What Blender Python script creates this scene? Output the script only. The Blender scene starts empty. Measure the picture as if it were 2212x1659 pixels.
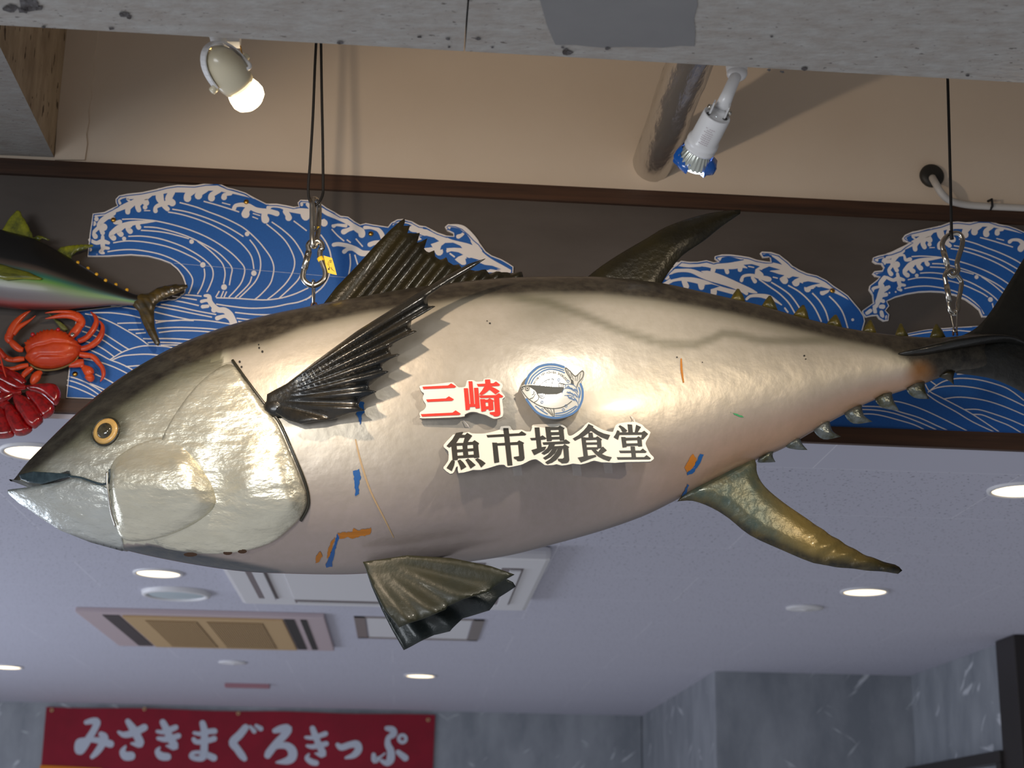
import bpy, bmesh, math, random
import numpy as np
from mathutils import Vector, Matrix
from mathutils.geometry import delaunay_2d_cdt, tessellate_polygon
random.seed(4)
SC = bpy.context.scene
COL = SC.collection

# ------------------------------------------------------------------ camera
FPX = 3515.7
PITCH, YAW, ROLL = 0.287075, 0.061166, 0.016496
cy_, sy_, cp_, sp_ = math.cos(YAW), math.sin(YAW), math.cos(PITCH), math.sin(PITCH)
FWD = Vector((sy_*cp_, cy_*cp_, sp_))
RT0 = Vector((cy_, -sy_, 0.0)); UP0 = RT0.cross(FWD)
RT = RT0*math.cos(ROLL) + UP0*math.sin(ROLL)
UP = UP0*math.cos(ROLL) - RT0*math.sin(ROLL)
EYE = Vector((0, 0, 1.6))
cd = bpy.data.cameras.new('camera'); cam = bpy.data.objects.new('camera', cd); COL.objects.link(cam)
cd.sensor_width = 36.0; cd.lens = FPX/2212*36.0; cd.clip_start = 0.05; cd.clip_end = 100
M = Matrix((RT, UP, -FWD)).transposed().to_4x4(); M.translation = EYE
cam.matrix_world = M
cd.dof.use_dof = True; cd.dof.focus_distance = 3.02; cd.dof.aperture_fstop = 6.3
SC.camera = cam

# ------------------------------------------------------------------ view, world, lights
vs = SC.view_settings
vs.view_transform = 'Standard'; vs.look = 'None'; vs.gamma = 1.0; vs.use_curve_mapping = False
vs.exposure = 0.0
W = bpy.data.worlds.new('world'); SC.world = W; W.use_nodes = True
wn = W.node_tree.nodes; wl = W.node_tree.links
bgn = wn['Background']
tc = wn.new('ShaderNodeTexCoord'); sx = wn.new('ShaderNodeSeparateXYZ'); wl.new(tc.outputs['Generated'], sx.inputs[0])
mr = wn.new('ShaderNodeMapRange'); mr.inputs[1].default_value = -1.0; mr.inputs[2].default_value = 1.0
mr.inputs[3].default_value = 1.4; mr.inputs[4].default_value = 0.62
wl.new(sx.outputs[0], mr.inputs[0])
bgn.inputs[0].default_value = (0.74, 0.75, 0.80, 1)
mm = wn.new('ShaderNodeMath'); mm.operation = 'MULTIPLY'; mm.inputs[1].default_value = 0.56
mz = wn.new('ShaderNodeMapRange'); mz.inputs[1].default_value = -1.0; mz.inputs[2].default_value = 0.15
mz.inputs[3].default_value = 1.0; mz.inputs[4].default_value = 0.16      # daylight comes up off the shop floor
wl.new(sx.outputs[2], mz.inputs[0])
m2 = wn.new('ShaderNodeMath'); m2.operation = 'MULTIPLY'
wl.new(mr.outputs[0], m2.inputs[0]); wl.new(mz.outputs[0], m2.inputs[1])
wl.new(m2.outputs[0], mm.inputs[0]); wl.new(mm.outputs[0], bgn.inputs[1])

def ray(x, y):
    return RT*((x-1106.0)/FPX) + UP*((829.5-y)/FPX) + FWD
def PY(x, y, Y):
    d = ray(x, y); return EYE + d*(Y/d.y)
def PZ(x, y, Z):
    d = ray(x, y); return EYE + d*((Z-EYE.z)/d.z)
def PX(x, y, X):
    d = ray(x, y); return EYE + d*(X/d.x)
def proj(p):
    q = Vector(p)-EYE; z = q.dot(FWD)
    return 1106.0+FPX*q.dot(RT)/z, 829.5-FPX*q.dot(UP)/z
def unc(pts, s, ox, oy):
    return [(p[0]/s+ox, p[1]/s+oy) + ((p[2]/s,) if len(p) > 2 else ()) for p in pts]

YW = 3.6        # front of the fascia and plaster wall
YB = 2.14       # rear edge of the concrete beam
YF = 3.05       # middle plane of the tuna
YL = 2.32       # plane of the spot lamps
ZC = 2.547      # restaurant ceiling

def spot(name, loc, target, energy, color, size, blend, radius):
    l = bpy.data.lights.new(name, 'SPOT'); l.energy = energy; l.color = color
    l.spot_size = math.radians(size); l.spot_blend = blend; l.shadow_soft_size = radius
    o = bpy.data.objects.new(name, l); COL.objects.link(o); o.location = loc
    o.rotation_euler = (Vector(target)-Vector(loc)).to_track_quat('-Z', 'Y').to_euler()
    return o
axL = ((RT*0.6-UP*0.8)*0.80+FWD*0.60).normalized(); cL = PY(517, 186, YL)   # left lamp: rim centre and aim
SR = 0.86
a0 = PY(1550, 247, YL-0.038); a1 = PY(1497, 347, YL+0.039); axR = (a1-a0).normalized()
BULB_L = cL+axL*0.050; BULB_R = a0+axR*0.130*SR
spot('spot_glow', BULB_L, BULB_L+Vector((0.331, 0.914, -0.235)), 19.0, (1.0, 0.80, 0.60), 110, 0.35, 0.016)
spot('spot_glow', BULB_R, PY(1230, 900, 2.9), 8.0, (1.0, 0.92, 0.80), 100, 0.8, 0.014)
# two track spots of the shop ceiling on the viewer's side of the beam, out of this view
spot('track_spot', (1.40, 0.9, 2.60), PY(1620, 850, 3.0), 80.0, (1.0, 0.83, 0.60), 22, 0.7, 0.03)
spot('track_spot', (-0.70, 0.8, 2.60), PY(430, 950, 2.95), 46.0, (1.0, 0.95, 0.84), 26, 0.6, 0.03)
# daylight from an unseen dining-room window on the left
al = bpy.data.lights.new('dining_window_daylight', 'AREA'); al.energy = 128; al.color = (0.76, 0.84, 1.0)
al.shape = 'RECTANGLE'; al.size = 5; al.size_y = 1.6
ao = bpy.data.objects.new('dining_window_daylight', al); COL.objects.link(ao)
ao.location = (-4.1, 6.6, 1.1); ao.rotation_euler = (Vector((0.5, 6.8, 2.2))-ao.location).to_track_quat('-Z', 'Y').to_euler()

al2 = bpy.data.lights.new('fascia_fill_light', 'AREA'); al2.energy = 95; al2.color = (0.90, 0.94, 1.0)  # unseen soft light added behind the viewer to brighten the fascia
al2.shape = 'RECTANGLE'; al2.size = 2.4; al2.size_y = 1.3
ao2 = bpy.data.objects.new('fascia_fill_light', al2); COL.objects.link(ao2)
ao2.location = (-2.6, -2.2, 1.5); ao2.rotation_euler = (Vector((-0.4, 3.6, 2.8))-ao2.location).to_track_quat('-Z', 'Y').to_euler()

# ------------------------------------------------------------------ materials
def lin(c):
    return tuple(((v/255.0)/12.92 if v/255.0 <= 0.04045 else ((v/255.0+0.055)/1.055)**2.4) for v in c)
def mat(name, col, rough=0.5, metal=0.0, bump=None, var=None, stretch=(1, 1, 1), coat=0.0, emit=None,
        spec=0.5, alpha=None, attr=None, fleck=None, trans=0.0):
    m = bpy.data.materials.new(name); m.use_nodes = True
    n = m.node_tree.nodes; l = m.node_tree.links; b = n['Principled BSDF']
    c = lin(col)+(1,)
    b.inputs['Base Color'].default_value = c
    b.inputs['Roughness'].default_value = rough; b.inputs['Metallic'].default_value = metal
    b.inputs['Specular IOR Level'].default_value = spec
    b.inputs['Coat Weight'].default_value = coat; b.inputs['Coat Roughness'].default_value = 0.12
    b.inputs['Transmission Weight'].default_value = trans
    if alpha is not None: b.inputs['Alpha'].default_value = alpha
    if emit:
        b.inputs['Emission Color'].default_value = lin(emit[0])+(1,); b.inputs['Emission Strength'].default_value = emit[1]
    t = n.new('ShaderNodeTexCoord'); mp = n.new('ShaderNodeMapping'); mp.inputs['Scale'].default_value = stretch
    l.new(t.outputs['Object'], mp.inputs[0])
    src = None
    if attr:
        a = n.new('ShaderNodeAttribute'); a.attribute_name = attr; src = a.outputs['Color']; l.new(src, b.inputs['Base Color'])
    if var:      # var = (scale, second colour, amount, contrast)
        nz = n.new('ShaderNodeTexNoise'); nz.inputs['Scale'].default_value = var[0]; nz.inputs['Detail'].default_value = 8
        nz.inputs['Roughness'].default_value = 0.62
        l.new(mp.outputs[0], nz.inputs['Vector'])
        rp = n.new('ShaderNodeMapRange'); k = var[3] if len(var) > 3 else 0.15
        rp.inputs[1].default_value = 0.5-k; rp.inputs[2].default_value = 0.5+k; rp.inputs[4].default_value = var[2]
        l.new(nz.outputs[0], rp.inputs[0])
        mx = n.new('ShaderNodeMix'); mx.data_type = 'RGBA'; l.new(rp.outputs[0], mx.inputs[0])
        if src: l.new(src, mx.inputs[6])
        else: mx.inputs[6].default_value = c
        mx.inputs[7].default_value = lin(var[1])+(1,); l.new(mx.outputs[2], b.inputs['Base Color']); src = mx.outputs[2]
    if fleck:    # fleck = (scale, colour, threshold)
        v = n.new('ShaderNodeTexNoise'); v.inputs['Scale'].default_value = fleck[0]; v.inputs['Detail'].default_value = 2
        l.new(mp.outputs[0], v.inputs['Vector'])
        rp = n.new('ShaderNodeMapRange'); rp.inputs[1].default_value = fleck[2]; rp.inputs[2].default_value = fleck[2]+0.03
        l.new(v.outputs[0], rp.inputs[0])
        mx = n.new('ShaderNodeMix'); mx.data_type = 'RGBA'; l.new(rp.outputs[0], mx.inputs[0])
        if src: l.new(src, mx.inputs[6])
        else: mx.inputs[6].default_value = c
        mx.inputs[7].default_value = lin(fleck[1])+(1,); l.new(mx.outputs[2], b.inputs['Base Color'])
    if bump:     # bump = (scale, strength, distance)
        nz = n.new('ShaderNodeTexNoise'); nz.inputs['Scale'].default_value = bump[0]; nz.inputs['Detail'].default_value = 4
        l.new(mp.outputs[0], nz.inputs['Vector'])
        bp = n.new('ShaderNodeBump'); bp.inputs['Strength'].default_value = bump[1]
        bp.inputs['Distance'].default_value = bump[2] if len(bump) > 2 else 0.01
        l.new(nz.outputs[0], bp.inputs['Height']); l.new(bp.outputs[0], b.inputs['Normal'])
    return m

M_CONC = mat('concrete', (166, 165, 162), 0.9, bump=(60, 0.25, 0.01), var=(22, (140, 130, 121), 0.7, 0.2), stretch=(1, 2.4, 1), fleck=(80, (96, 90, 86), 0.69))
M_CONC2 = mat('mortar_patch', (126, 126, 127), 0.85, var=(9, (116, 116, 118), 0.6))
M_CHIP = mat('concrete_chip', (58, 52, 50), 0.95, bump=(120, 0.6, 0.01), var=(80, (120, 120, 124), 0.5))
M_PLAS = mat('plaster', (226, 210, 190), 0.85, var=(3, (218, 200, 179), 0.5), bump=(14, 0.05, 0.01))
M_STAIN = mat('stained_plaster', (196, 174, 142), 0.9, var=(14, (120, 98, 70), 0.6, 0.16), stretch=(1, 1, 0.5), fleck=(45, (92, 74, 52), 0.64))
M_FASC = mat('fascia_board', (76, 68, 62), 0.6, var=(5, (94, 86, 80), 0.7, 0.2), stretch=(0.5, 1, 1.6), bump=(90, 0.05, 0.004))
M_WOOD = mat('dark_wood', (82, 55, 38), 0.45, var=(40, (46, 31, 23), 0.9, 0.14), stretch=(0.05, 1, 1.4))
M_CEIL = None
M_BLUE = mat('print_blue', (30, 98, 176), 0.55, var=(220, (26, 86, 162), 0.5))
M_WHITE = mat('print_white', (240, 232, 226), 0.55)
M_BRASS = mat('brass', (196, 150, 70), 0.25, 1.0)
M_STEEL = mat('zinc_steel', (205, 200, 190), 0.22, 1.0, bump=(90, 0.05, 0.004))
M_CORD = mat('black_cord', (14, 13, 13), 0.7)
M_RUST = mat('rusty_iron', (96, 62, 44), 0.7, 0.4, var=(120, (50, 34, 28), 0.7))
M_YEL = mat('yellow_tag', (232, 194, 44), 0.5)
M_INK = mat('black_ink', (28, 26, 24), 0.6)
M_WPLA = mat('white_plastic', (226, 225, 224), 0.3, coat=0.3)
M_CREAM = mat('cream_enamel', (206, 196, 168), 0.3, coat=0.4)
M_BULB = mat('lit_bulb', (255, 244, 225), 0.4, emit=((255, 226, 176), 14.0))
M_LED = mat('lit_led', (240, 250, 255), 0.3, emit=((235, 246, 255), 9.0))
M_DOWN = mat('lit_diffuser', (255, 240, 215), 0.4, emit=((255, 232, 192), 2.6))
M_GLASS = mat('faceted_reflector', (196, 200, 190), 0.18, 0.55, coat=0.5)
M_FILM = mat('blue_film', (16, 92, 178), 0.12, coat=0.8)
M_FOIL = mat('foil_wrap', (206, 202, 196), 0.24, 0.9, bump=(30, 0.45, 0.012), stretch=(1, 0.3, 1.5))
M_DARK = mat('dark_plastic', (40, 38, 34), 0.5)
M_CONDU = mat('grey_conduit', (196, 192, 186), 0.45)
M_GREYW = mat('ceiling_fixture_white', (206, 205, 208), 0.45)
M_GREYD = mat('dark_slot', (58, 50, 52), 0.6)
M_TAND = mat('brown_filter_mesh', (112, 90, 64), 0.8)
M_SLOT = mat('grey_slot', (112, 102, 104), 0.6)
M_TAN = mat('tan_filter', (176, 146, 104), 0.7)
M_MAUVE = mat('mauve_frame', (176, 160, 164), 0.5)
M_PALE = mat('pale_glass', (176, 190, 196), 0.35)
M_RED = mat('red_cloth', (140, 6, 36), 0.8, var=(6, (120, 5, 30), 0.6))
M_EYEL = mat('pale_brass', (206, 176, 130), 0.4, 0.6)
M_BTXT = mat('banner_print', (186, 192, 204), 0.8)
M_ORAN = mat('orange_cloth', (206, 120, 10), 0.8)
M_MARB = mat('grey_marble', (148, 152, 158), 0.4, var=(3.4, (120, 125, 132), 0.9, 0.14), stretch=(1.6, 1.6, 0.7))
def marble_veins(m):
    n = m.node_tree.nodes; l = m.node_tree.links; b = n['Principled BSDF']; src = b.inputs['Base Color'].links[0].from_socket
    t = n.new('ShaderNodeTexCoord')
    for ang, sc, th in ((0.7, 3.1, 0.665), (-0.45, 2.6, 0.675)):
        mp = n.new('ShaderNodeMapping'); mp0 = n.new('ShaderNodeMapping'); mp0.inputs['Rotation'].default_value = (ang*0.8, ang, 0); l.new(t.outputs['Object'], mp0.inputs[0])
        mp.inputs['Scale'].default_value = (1.2, 1.2, 6.0); l.new(mp0.outputs[0], mp.inputs[0]); z = n.new('ShaderNodeTexNoise'); z.inputs['Scale'].default_value = sc; z.inputs['Detail'].default_value = 3; z.inputs['Distortion'].default_value = 0.4
        l.new(mp.outputs[0], z.inputs['Vector']); r = n.new('ShaderNodeMapRange'); r.inputs[1].default_value = th; r.inputs[2].default_value = th+0.05; r.inputs[4].default_value = 0.75
        l.new(z.outputs[0], r.inputs[0]); x = n.new('ShaderNodeMix'); x.data_type = 'RGBA'; l.new(r.outputs[0], x.inputs[0]); l.new(src, x.inputs[6])
        x.inputs[7].default_value = lin((206, 209, 214))+(1,); src = x.outputs[2]
    l.new(src, b.inputs['Base Color'])
marble_veins(M_MARB)
M_BLKW = mat('black_wood', (38, 33, 31), 0.4)
M_PEARL = mat('pearl_paint', (200, 190, 170), 0.38, 0.42, bump=(20, 0.24, 0.008), attr='paint', coat=0.25, var=(55, (150, 140, 118), 0.22, 0.2))
M_SILV = mat('silver_paint', (214, 210, 196), 0.34, 0.62, bump=(34, 0.9, 0.008), attr='paint', coat=0.2, var=(26, (156, 150, 130), 0.3, 0.2), stretch=(0.55, 1, 1.3))
M_FIN = mat('olive_fin_paint', (30, 27, 18), 0.34, 0.2, bump=(120, 0.35, 0.004), coat=0.25, var=(16, (50, 44, 18), 0.55, 0.14))
M_FLET = mat('olive_finlet_paint', (58, 56, 20), 0.4, 0.15, bump=(120, 0.3, 0.004), coat=0.2, var=(60, (104, 88, 24), 0.6, 0.14))
M_PECT = mat('bronze_fin_paint', (20, 25, 29), 0.28, 0.3, bump=(160, 0.2, 0.003), coat=0.5, var=(14, (72, 62, 44), 0.45, 0.16))
M_FINB = mat('green_bronze_paint', (40, 46, 36), 0.42, 0.08, bump=(70, 0.25, 0.004), coat=0.15, var=(10, (64, 58, 34), 0.55, 0.2))
M_FING = mat('slate_fin_paint', (30, 38, 42), 0.36, 0.2, bump=(70, 0.4, 0.004), coat=0.2, var=(16, (62, 68, 60), 0.5, 0.2))
M_ANAL = mat('gilded_fin_paint', (60, 66, 50), 0.36, 0.28, bump=(60, 0.4, 0.005), coat=0.2, attr='paint', var=(30, (120, 104, 56), 0.35, 0.14))
M_FINK = mat('dark_fin_paint', (18, 18, 17), 0.32, 0.15, bump=(110, 0.3, 0.004), coat=0.3, var=(20, (40, 40, 34), 0.5))
M_HOOK = mat('silver_hook_paint', (112, 120, 122), 0.3, 0.6, bump=(110, 0.6, 0.004), var=(34, (66, 64, 30), 0.85, 0.12))
M_EYEG = mat('gold_iris', (204, 166, 98), 0.4, coat=0.5, var=(60, (166, 128, 70), 0.6))
M_PUP = mat('glass_pupil', (34, 32, 26), 0.08, 0.3, coat=1.0, var=(40, (130, 120, 90), 0.5))
M_RIM = mat('dark_rim', (40, 38, 28), 0.35, coat=0.4)
M_MOUTH = mat('mouth_paint', (34, 50, 58), 0.3, coat=0.4, var=(60, (80, 100, 108), 0.4))
M_SBLUE = mat('blue_tape_scrap', (22, 84, 150), 0.5)
M_SRUST = mat('rust_stain', (176, 108, 26), 0.6)
M_HOLE = mat('chipped_hole', (70, 44, 22), 0.8)
M_SGRN = mat('green_scuff', (60, 150, 96), 0.5)
M_SIGN = mat('foam_sign_board', (236, 230, 216), 0.55)
M_EMBB = mat('glossy_emblem_board', (204, 201, 190), 0.6, coat=0.5, spec=0.2)
M_SEDGE = mat('sign_edge', (150, 146, 144), 0.7)
M_TRED = mat('red_lettering', (222, 50, 34), 0.5)
M_TBLK = mat('black_lettering', (38, 36, 30), 0.5)
M_EMB = mat('emblem_blue', (52, 104, 158), 0.5)
M_EMBK = mat('emblem_black', (54, 54, 46), 0.5)
M_TAPE = mat('clear_tape', (220, 220, 220), 0.15, alpha=0.22, coat=0.5)
M_MINI = mat('glossy_fish_paint', (60, 60, 60), 0.36, attr='paint', coat=0.2)
M_MFIN = mat('yellow_green_fin', (150, 150, 30), 0.3, coat=0.5, var=(30, (26, 44, 26), 0.8, 0.12))
M_MTAIL = mat('olive_tail', (88, 70, 28), 0.35, coat=0.4, var=(50, (34, 32, 20), 0.8, 0.12), stretch=(0.4, 1, 1.6))
M_MPEC = mat('olive_pectoral', (140, 140, 26), 0.3, coat=0.4, var=(34, (40, 46, 20), 0.85, 0.12), stretch=(0.25, 1, 1.6))
M_MDOT = mat('yellow_finlet', (236, 176, 22), 0.35, coat=0.4)
M_CRAB = mat('crab_orange', (230, 84, 28), 0.42, coat=0.2, var=(16, (168, 30, 14), 0.6, 0.14), bump=(60, 0.2, 0.004))
M_CRABE = mat('crab_eye_red', (190, 16, 30), 0.2, coat=0.8)
M_LOB = mat('lobster_red', (166, 10, 14), 0.2, coat=0.8, var=(90, (70, 6, 8), 0.6, 0.1), bump=(120, 0.1, 0.003))
M_LOBO = mat('lobster_orange', (206, 56, 26), 0.4)
M_LEAF = mat('olive_leaf', (128, 128, 60), 0.45, var=(40, (60, 66, 44), 0.7, 0.1))
M_BEAD = mat('bead_trim', (120, 100, 60), 0.4, 0.5)
M_PEARL.node_tree.nodes['Principled BSDF'].inputs['Specular IOR Level'].default_value = 0.5

# ceiling: pitted board with staggered joints
def ceil_mat():
    m = bpy.data.materials.new('pitted_ceiling_board'); m.use_nodes = True
    n = m.node_tree.nodes; l = m.node_tree.links; b = n['Principled BSDF']; b.inputs['Roughness'].default_value = 0.8
    t = n.new('ShaderNodeTexCoord'); mp = n.new('ShaderNodeMapping'); l.new(t.outputs['Object'], mp.inputs[0])
    mp.inputs['Location'].default_value = (-0.98+1.05*4, -3.845+0.535*8, 0)
    br = n.new('ShaderNodeTexBrick'); l.new(mp.outputs[0], br.inputs['Vector'])
    br.offset = 0.5; br.inputs['Scale'].default_value = 1.0; br.inputs['Brick Width'].default_value = 1.05
    br.inputs['Row Height'].default_value = 0.535; br.inputs['Mortar Size'].default_value = 0.0015; br.inputs['Mortar Smooth'].default_value = 0.0
    base = lin((178, 178, 192))
    br.inputs['Color1'].default_value = base+(1,); br.inputs['Color2'].default_value = base+(1,); br.inputs['Mortar'].default_value = lin((200, 200, 210))+(1,)
    nz = n.new('ShaderNodeTexNoise'); nz.inputs['Scale'].default_value = 95; nz.inputs['Detail'].default_value = 1; l.new(t.outputs['Object'], nz.inputs['Vector'])
    rp = n.new('ShaderNodeMapRange'); rp.inputs[1].default_value = 0.655; rp.inputs[2].default_value = 0.69; l.new(nz.outputs[0], rp.inputs[0])
    gy = n.new('ShaderNodeSeparateXYZ'); l.new(t.outputs['Object'], gy.inputs[0])
    gt = n.new('ShaderNodeMath'); gt.operation = 'GREATER_THAN'; gt.inputs[1].default_value = 3.845; l.new(gy.outputs[1], gt.inputs[0])
    ml = n.new('ShaderNodeMath'); ml.operation = 'MULTIPLY'; l.new(gt.outputs[0], ml.inputs[0]); l.new(rp.outputs[0], ml.inputs[1])
    mx = n.new('ShaderNodeMix'); mx.data_type = 'RGBA'; l.new(ml.outputs[0], mx.inputs[0]); l.new(br.outputs[0], mx.inputs[6])
    mx.inputs[7].default_value = lin((122, 120, 132))+(1,); l.new(mx.outputs[2], b.inputs['Base Color'])
    return m
M_CEIL = ceil_mat()

# ------------------------------------------------------------------ mesh helpers
class MB:
    def __init__(s): s.v = []; s.f = []; s.mi = []; s.sm = []; s.mats = []
    def slot(s, m):
        if m not in s.mats: s.mats.append(m)
        return s.mats.index(m)
    def add(s, vs_, fs, m, smooth=False):
        o = len(s.v); k = s.slot(m)
        s.v += [tuple(p) for p in vs_]
        for f in fs: s.f.append(tuple(i+o for i in f)); s.mi.append(k); s.sm.append(smooth)
        return o
    def build(s, name, parent=None, origin=None):
        me = bpy.data.meshes.new(name)
        org = Vector(origin) if origin is not None else Vector((0, 0, 0))
        me.from_pydata([tuple(Vector(p)-org) for p in s.v], [], s.f)
        for m in s.mats: me.materials.append(m)
        me.polygons.foreach_set('material_index', s.mi); me.polygons.foreach_set('use_smooth', s.sm)
        me.validate(); me.update()
        o = bpy.data.objects.new(name, me); COL.objects.link(o)
        if parent is not None:
            o.parent = parent
            w = Vector((0, 0, 0)); q = parent
            while q: w += q.location; q = q.parent
            o.location = org - w
        else: o.location = org
        return o

def tag(o, label=None, cat=None, group=None, kind=None):
    if label: o['label'] = label
    if cat: o['category'] = cat
    if group: o['group'] = group
    if kind: o['kind'] = kind
    return o
def empty(name, loc, label, cat, group=None):
    o = bpy.data.objects.new(name, None); COL.objects.link(o); o.location = loc; o.empty_display_size = 0.05
    return tag(o, label, cat, group)

def box(mb, lo, hi, m, bev=0.0):
    bm = bmesh.new(); bmesh.ops.create_cube(bm, size=1.0)
    for v in bm.verts:
        v.co = Vector([lo[i]+(hi[i]-lo[i])*(v.co[i]+0.5) for i in range(3)])
    if bev: bmesh.ops.bevel(bm, geom=bm.edges[:], offset=bev, segments=2, affect='EDGES', profile=0.6)
    bm.verts.ensure_lookup_table()
    mb.add([v.co.copy() for v in bm.verts], [[v.index for v in f.verts] for f in bm.faces], m, False); bm.free()

def frame_of(d):
    d = Vector(d).normalized(); a = Vector((0, 0, 1)) if abs(d.z) < 0.9 else Vector((1, 0, 0))
    u = d.cross(a).normalized(); return u, d.cross(u).normalized(), d
def crom(pts, n=6, closed=False):
    P = [np.array(p, float) for p in pts]; out = []
    N = len(P)
    if N < 3 and not closed:
        return [tuple(P[0]+(P[-1]-P[0])*i/n) for i in range(n+1)]
    rng = range(N) if closed else range(N-1)
    for i in rng:
        if closed: a, b, c, d = P[(i-1) % N], P[i], P[(i+1) % N], P[(i+2) % N]
        else: a, b, c, d = P[max(i-1, 0)], P[i], P[i+1], P[min(i+2, N-1)]
        for k in range(n):
            t = k/n
            out.append(tuple(0.5*((2*b)+(c-a)*t+(2*a-5*b+4*c-d)*t*t+(3*b-a-3*c+d)*t**3)))
    if not closed: out.append(tuple(P[-1]))
    return out
def tube(mb, pts, r, m, n=10, closed=False, cap=True, flat=1.0, flat_axis=None):
    """sweep; r a number or a list; flat squashes the section along flat_axis"""
    P = [Vector(p[:3]) for p in pts]; N = len(P)
    R = r if isinstance(r, (list, tuple)) else [r]*N
    rings = []; prev = None
    for i in range(N):
        if closed: d = P[(i+1) % N]-P[i-1]
        else: d = P[min(i+1, N-1)]-P[max(i-1, 0)]
        if d.length < 1e-9: d = Vector((0, 0, 1))
        d.normalize()
        if prev is None: u = frame_of(d)[0]
        else:
            u = prev-d*prev.dot(d)
            u = u.normalized() if u.length > 1e-6 else frame_of(d)[0]
        prev = u; w = d.cross(u)
        ring = []
        for k in range(n):
            a = 2*math.pi*k/n; q = (u*math.cos(a)+w*math.sin(a))*R[i]
            if flat_axis is not None:
                ax = Vector(flat_axis); q = q-ax*q.dot(ax)*(1-flat)
            ring.append(P[i]+q)
        rings.append(ring)
    V = [p for g in rings for p in g]; F = []
    for i in range(N if closed else N-1):
        j = (i+1) % N
        for k in range(n):
            F.append((i*n+k, i*n+(k+1) % n, j*n+(k+1) % n, j*n+k))
    if cap and not closed:
        F.append(tuple(range(n-1, -1, -1))); F.append(tuple((N-1)*n+k for k in range(n)))
    mb.add(V, F, m, True)
def lathe(mb, prof, org, axis, m, n=32, smooth=True, ribs=0, cap=True):
    """prof = [(distance along axis, radius)...]"""
    u, w, d = frame_of(axis); org = Vector(org); V = []; F = []
    for (t, r) in prof:
        for k in range(n):
            a = 2*math.pi*k/n; rr = r*(1+(0.03*(1 if k % 2 else -1) if ribs else 0))
            V.append(org+d*t+(u*math.cos(a)+w*math.sin(a))*rr)
    L = len(prof)
    for i in range(L-1):
        for k in range(n):
            F.append((i*n+k, i*n+(k+1) % n, (i+1)*n+(k+1) % n, (i+1)*n+k))
    if cap:
        F.append(tuple(range(n-1, -1, -1))); F.append(tuple((L-1)*n+k for k in range(n)))
    mb.add(V, F, m, smooth)
def ball(mb, c, r, m, sc=(1, 1, 1), nu=16, nv=10):
    V = []; F = []; c = Vector(c)
    for i in range(nv+1):
        t = math.pi*i/nv
        for k in range(nu):
            a = 2*math.pi*k/nu
            V.append(c+Vector((r*sc[0]*math.sin(t)*math.cos(a), r*sc[1]*math.sin(t)*math.sin(a), r*sc[2]*math.cos(t))))
    for i in range(nv):
        for k in range(nu): F.append((i*nu+k, (i+1)*nu+k, (i+1)*nu+(k+1) % nu, i*nu+(k+1) % nu))
    mb.add(V, F, m, True)

def area2(p): return sum(p[i][0]*p[(i+1) % len(p)][1]-p[(i+1) % len(p)][0]*p[i][1] for i in range(len(p)))/2
LAYER = [0]
def lay():
    LAYER[0] = (LAYER[0]+1) % 90; return Vector((0, -LAYER[0]*4e-6, 0))
def fill(mb, outline, mapf, m, holes=()):
    """flat filled shape: 2-D outline (and holes) -> mapped 3-D triangles"""
    loops = [list(outline)]+[list(h) for h in holes]
    tri = tessellate_polygon([[Vector((p[0], p[1], 0)) for p in lp] for lp in loops])
    flat = [p for lp in loops for p in lp]
    k = lay(); mb.add([mapf(p[0], p[1])+k for p in flat], tri, m)
def plate(mb, outline, mapf, back, m, medge=None, holes=()):
    """flat board: filled front, side walls and back; back = offset vector"""
    loops = [list(outline)]+[list(h) for h in holes]
    tri = tessellate_polygon([[Vector((p[0], p[1], 0)) for p in lp] for lp in loops])
    flat = [p for lp in loops for p in lp]
    A = [mapf(p[0], p[1]) for p in flat]; B = [a+Vector(back) for a in A]
    mb.add(A, tri, m); mb.add(B, [t[::-1] for t in tri], medge or m)
    for lp in loops:
        a = [mapf(p[0], p[1]) for p in lp]; b = [q+Vector(back) for q in a]; n = len(a)
        mb.add(a+b, [(i, (i+1) % n, n+(i+1) % n, n+i) for i in range(n)], medge or m)
def stroke(mb, pts, mapf, m, w=None, smooth=5, ends=True):
    """brush stroke: 2-D points (x,y[,r]) -> ribbon with round ends, mapped to 3-D"""
    P = [(p[0], p[1], (p[2] if len(p) > 2 else w)) for p in pts]
    if len(P) == 1:
        x, y, r = P[0]
        e = lay(); mb.add([mapf(x+r*math.cos(2*math.pi*k/14), y+r*math.sin(2*math.pi*k/14))+e for k in range(14)], [tuple(range(14))], m); return
    P = crom(P, smooth)
    L = []; Rr = []
    for i in range(len(P)):
        a = P[max(i-1, 0)]; b = P[min(i+1, len(P)-1)]
        dx, dy = b[0]-a[0], b[1]-a[1]; q = math.hypot(dx, dy) or 1.0
        r = abs(P[i][2]); L.append((P[i][0]-dy/q*r, P[i][1]+dx/q*r)); Rr.append((P[i][0]+dy/q*r, P[i][1]-dx/q*r))
    n = len(P); e0 = lay(); V = [mapf(*p)+e0 for p in L]+[mapf(*p)+e0 for p in Rr]
    mb.add(V, [(i, i+1, n+i+1, n+i) for i in range(n-1)], m)
    if ends:
        for e in (0, -1):
            x, y, r = P[e][0], P[e][1], abs(P[e][2])
            e1 = lay(); mb.add([mapf(x+r*math.cos(2*math.pi*k/10), y+r*math.sin(2*math.pi*k/10))+e1 for k in range(10)], [tuple(range(10))], m)

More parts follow.
